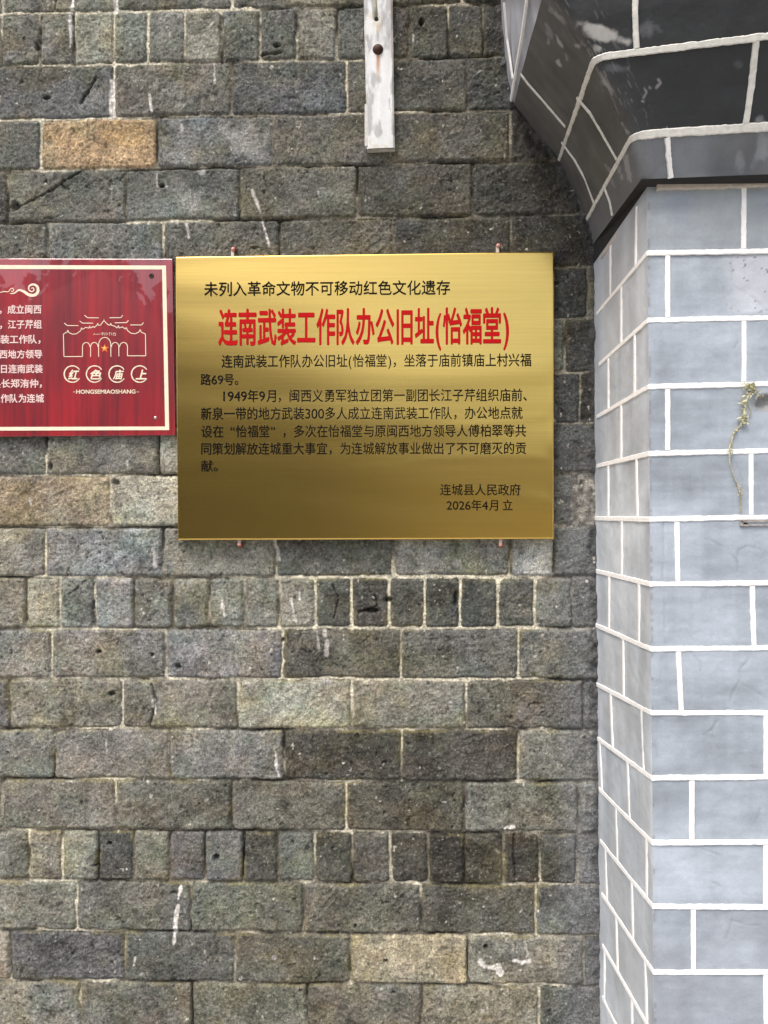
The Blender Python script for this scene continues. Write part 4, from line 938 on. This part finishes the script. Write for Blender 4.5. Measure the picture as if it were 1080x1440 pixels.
# ================================================================== WHITE BATTEN
YP = -0.024
bat = empty('white_batten', hit(534, 205, 0)); tag(bat, 'weathered white painted wooden batten bolted upright at the top of the wall', 'batten')
cTL, cTR, cBR, cBL = hit(506, -250, YP), hit(548.5, -250, YP), hit(555, 207.5, YP), hit(516, 209, YP)
def bat_base(U, V):
    u, v = U[..., None], V[..., None]; P = (cTL*(1 - u) + cTR*u)*(1 - v) + (cBL*(1 - u) + cBR*u)*v
    rnd = np.minimum(U, 1 - U)*0.065; P[..., 1] += 0.003*(1 - sst(0, 0.004, rnd)); return P
def bat_col(P, px, py):
    X, Z = P[..., 0], P[..., 2]; c = np.ones(P.shape)*np.array([0.62, 0.64, 0.64])
    c = c*(1 + 0.08*fbm(X*90, Z*9, 131, 4) + 0.05*fbm(X*30, Z*30, 132, 3))[..., None]
    wn_ = sst(0.12, 0.5, fbm(X*60, Z*22, 133, 4) + 0.35*sst(60, 0, py) + 0.25*sst(538, 550, px)*sst(80, 30, py) + 0.06); c = paint(c, wn_*0.65, (0.24, 0.25, 0.25))
    for (ax, ay, rx, rz, k) in ((516, 15, 4, 7, .6), (548, 152, 3, 12, .55), (516, 53, 4, 5, .5), (546, 50, 3, 10, .5), (523, 196, 5, 6, .2), (540, 22, 7, 12, .55), (516, 113, 2, 6, .4)):
        d = np.hypot((px - ax)/rx, (py - ay)/rz) + 1.3*fbm(X*190, Z*45, 134, 4); c = paint(c, sst(1, .3, d)*k, (0.2, 0.2, 0.21))
    ew = np.maximum(sst(7, 1, px - np.interp(py, [0, 208], [509, 515])), sst(6, 1, np.interp(py, [0, 208], [551.5, 555]) - px)); c = paint(c, ew*sst(-0.15, 0.35, fbm(X*120, Z*25, 139, 4))*0.65, (0.30, 0.24, 0.17))
    d = np.abs(px - 531.5 - 1.0*fbm(X*0 + 3, Z*60, 135, 3)) ; c = paint(c, sst(3.6, 0.8, d)*sst(74, 78, py)*sst(122, 84, py)*0.85, (0.42, 0.19, 0.06))
    c = paint(c, sst(5, 1.5, np.abs(px - 532))*sst(30, 36, py)*sst(52, 38, py)*0.6, (0.42, 0.27, 0.15))
    c = paint(c, sst(12, 3, np.hypot(px - 528, py - 26) + 6*fbm(X*80, Z*80, 136, 3))*0.5, (0.48, 0.42, 0.28))
    c = paint(c, sst(190, 204, py)*sst(0, .4, fbm(X*90, Z*90, 137, 3))*0.5, (0.50, 0.46, 0.34))
    return c
def bat_h(P, px, py): return 0.0007*fbm(P[..., 0]*90, P[..., 2]*10, 138, 4) - 0.0018*sst(3, 1, np.abs(px - 514.5 - (py - 145)*0.01))*sst(140, 147, py) - 0.004*sst(4.5, 1.5, np.abs(px - 527.5 - 0.1*(py - 14)))*sst(30, 26, py)
plank = surf('plank', bat, bat_base, np.array([0, -1.0, 0]), 50, 360, bat_col, bat_h, M_plank)
mb = MB(); f4 = [p + np.array([0, 0.003, 0]) for p in (cTL, cTR, cBR, cBL)]; b4 = [p + np.array([0, 0.019, 0]) for p in (cTL, cTR, cBR, cBL)]
mb.add(f4 + b4, [(0, 1, 5, 4), (1, 2, 6, 5), (2, 3, 7, 6), (3, 0, 4, 7), (4, 5, 6, 7)]); mb.build('plank_edge', plain('edge_white_paint', (0.42, 0.41, 0.38), .7, 0, .2, 90), bat)
mb = MB(); e0, e1 = hit(513.4, 146, YP), hit(517.4, 205, YP); mb.box((e0[0] - 0.001, YP + 0.001, e1[2]), (e0[0] + 0.006, YP + 0.016, e0[2]), 0.001); mb.build('splinter', plain('splinter_white_paint', (0.5, 0.5, 0.49), .7, 0, .15, 90), bat)
c = hit(531.5, 69.5, YP); mb = MB(); mb.lathe((c[0], YP + 0.001, c[2]), [(0.0003, 0.0088), (0.004, 0.0082), (0.0075, 0.0062), (0.0102, 0.0032), (0.0114, 0.0008), (0.0114, 0)], 24); mb.build('bolt_head', M_rust, bat, True)
mb = MB(); mb.tube([hit(525.5, -200, YP + 0.002), hit(526.5, -30, YP + 0.0015), hit(528, 10, YP + 0.0015), hit(529, 24, YP + 0.002)], 0.0032, 8); mb.build('cord', M_oldrod, bat, True)
c = hit(529.3, 27, YP); mb = MB(); mb.lathe((c[0], YP + 0.0022, c[2]), [(0.0002, 0.0022), (0.0045, 0.0022), (0.0045, 0)], 14); mb.build('bolt_hole', M_hole, bat)
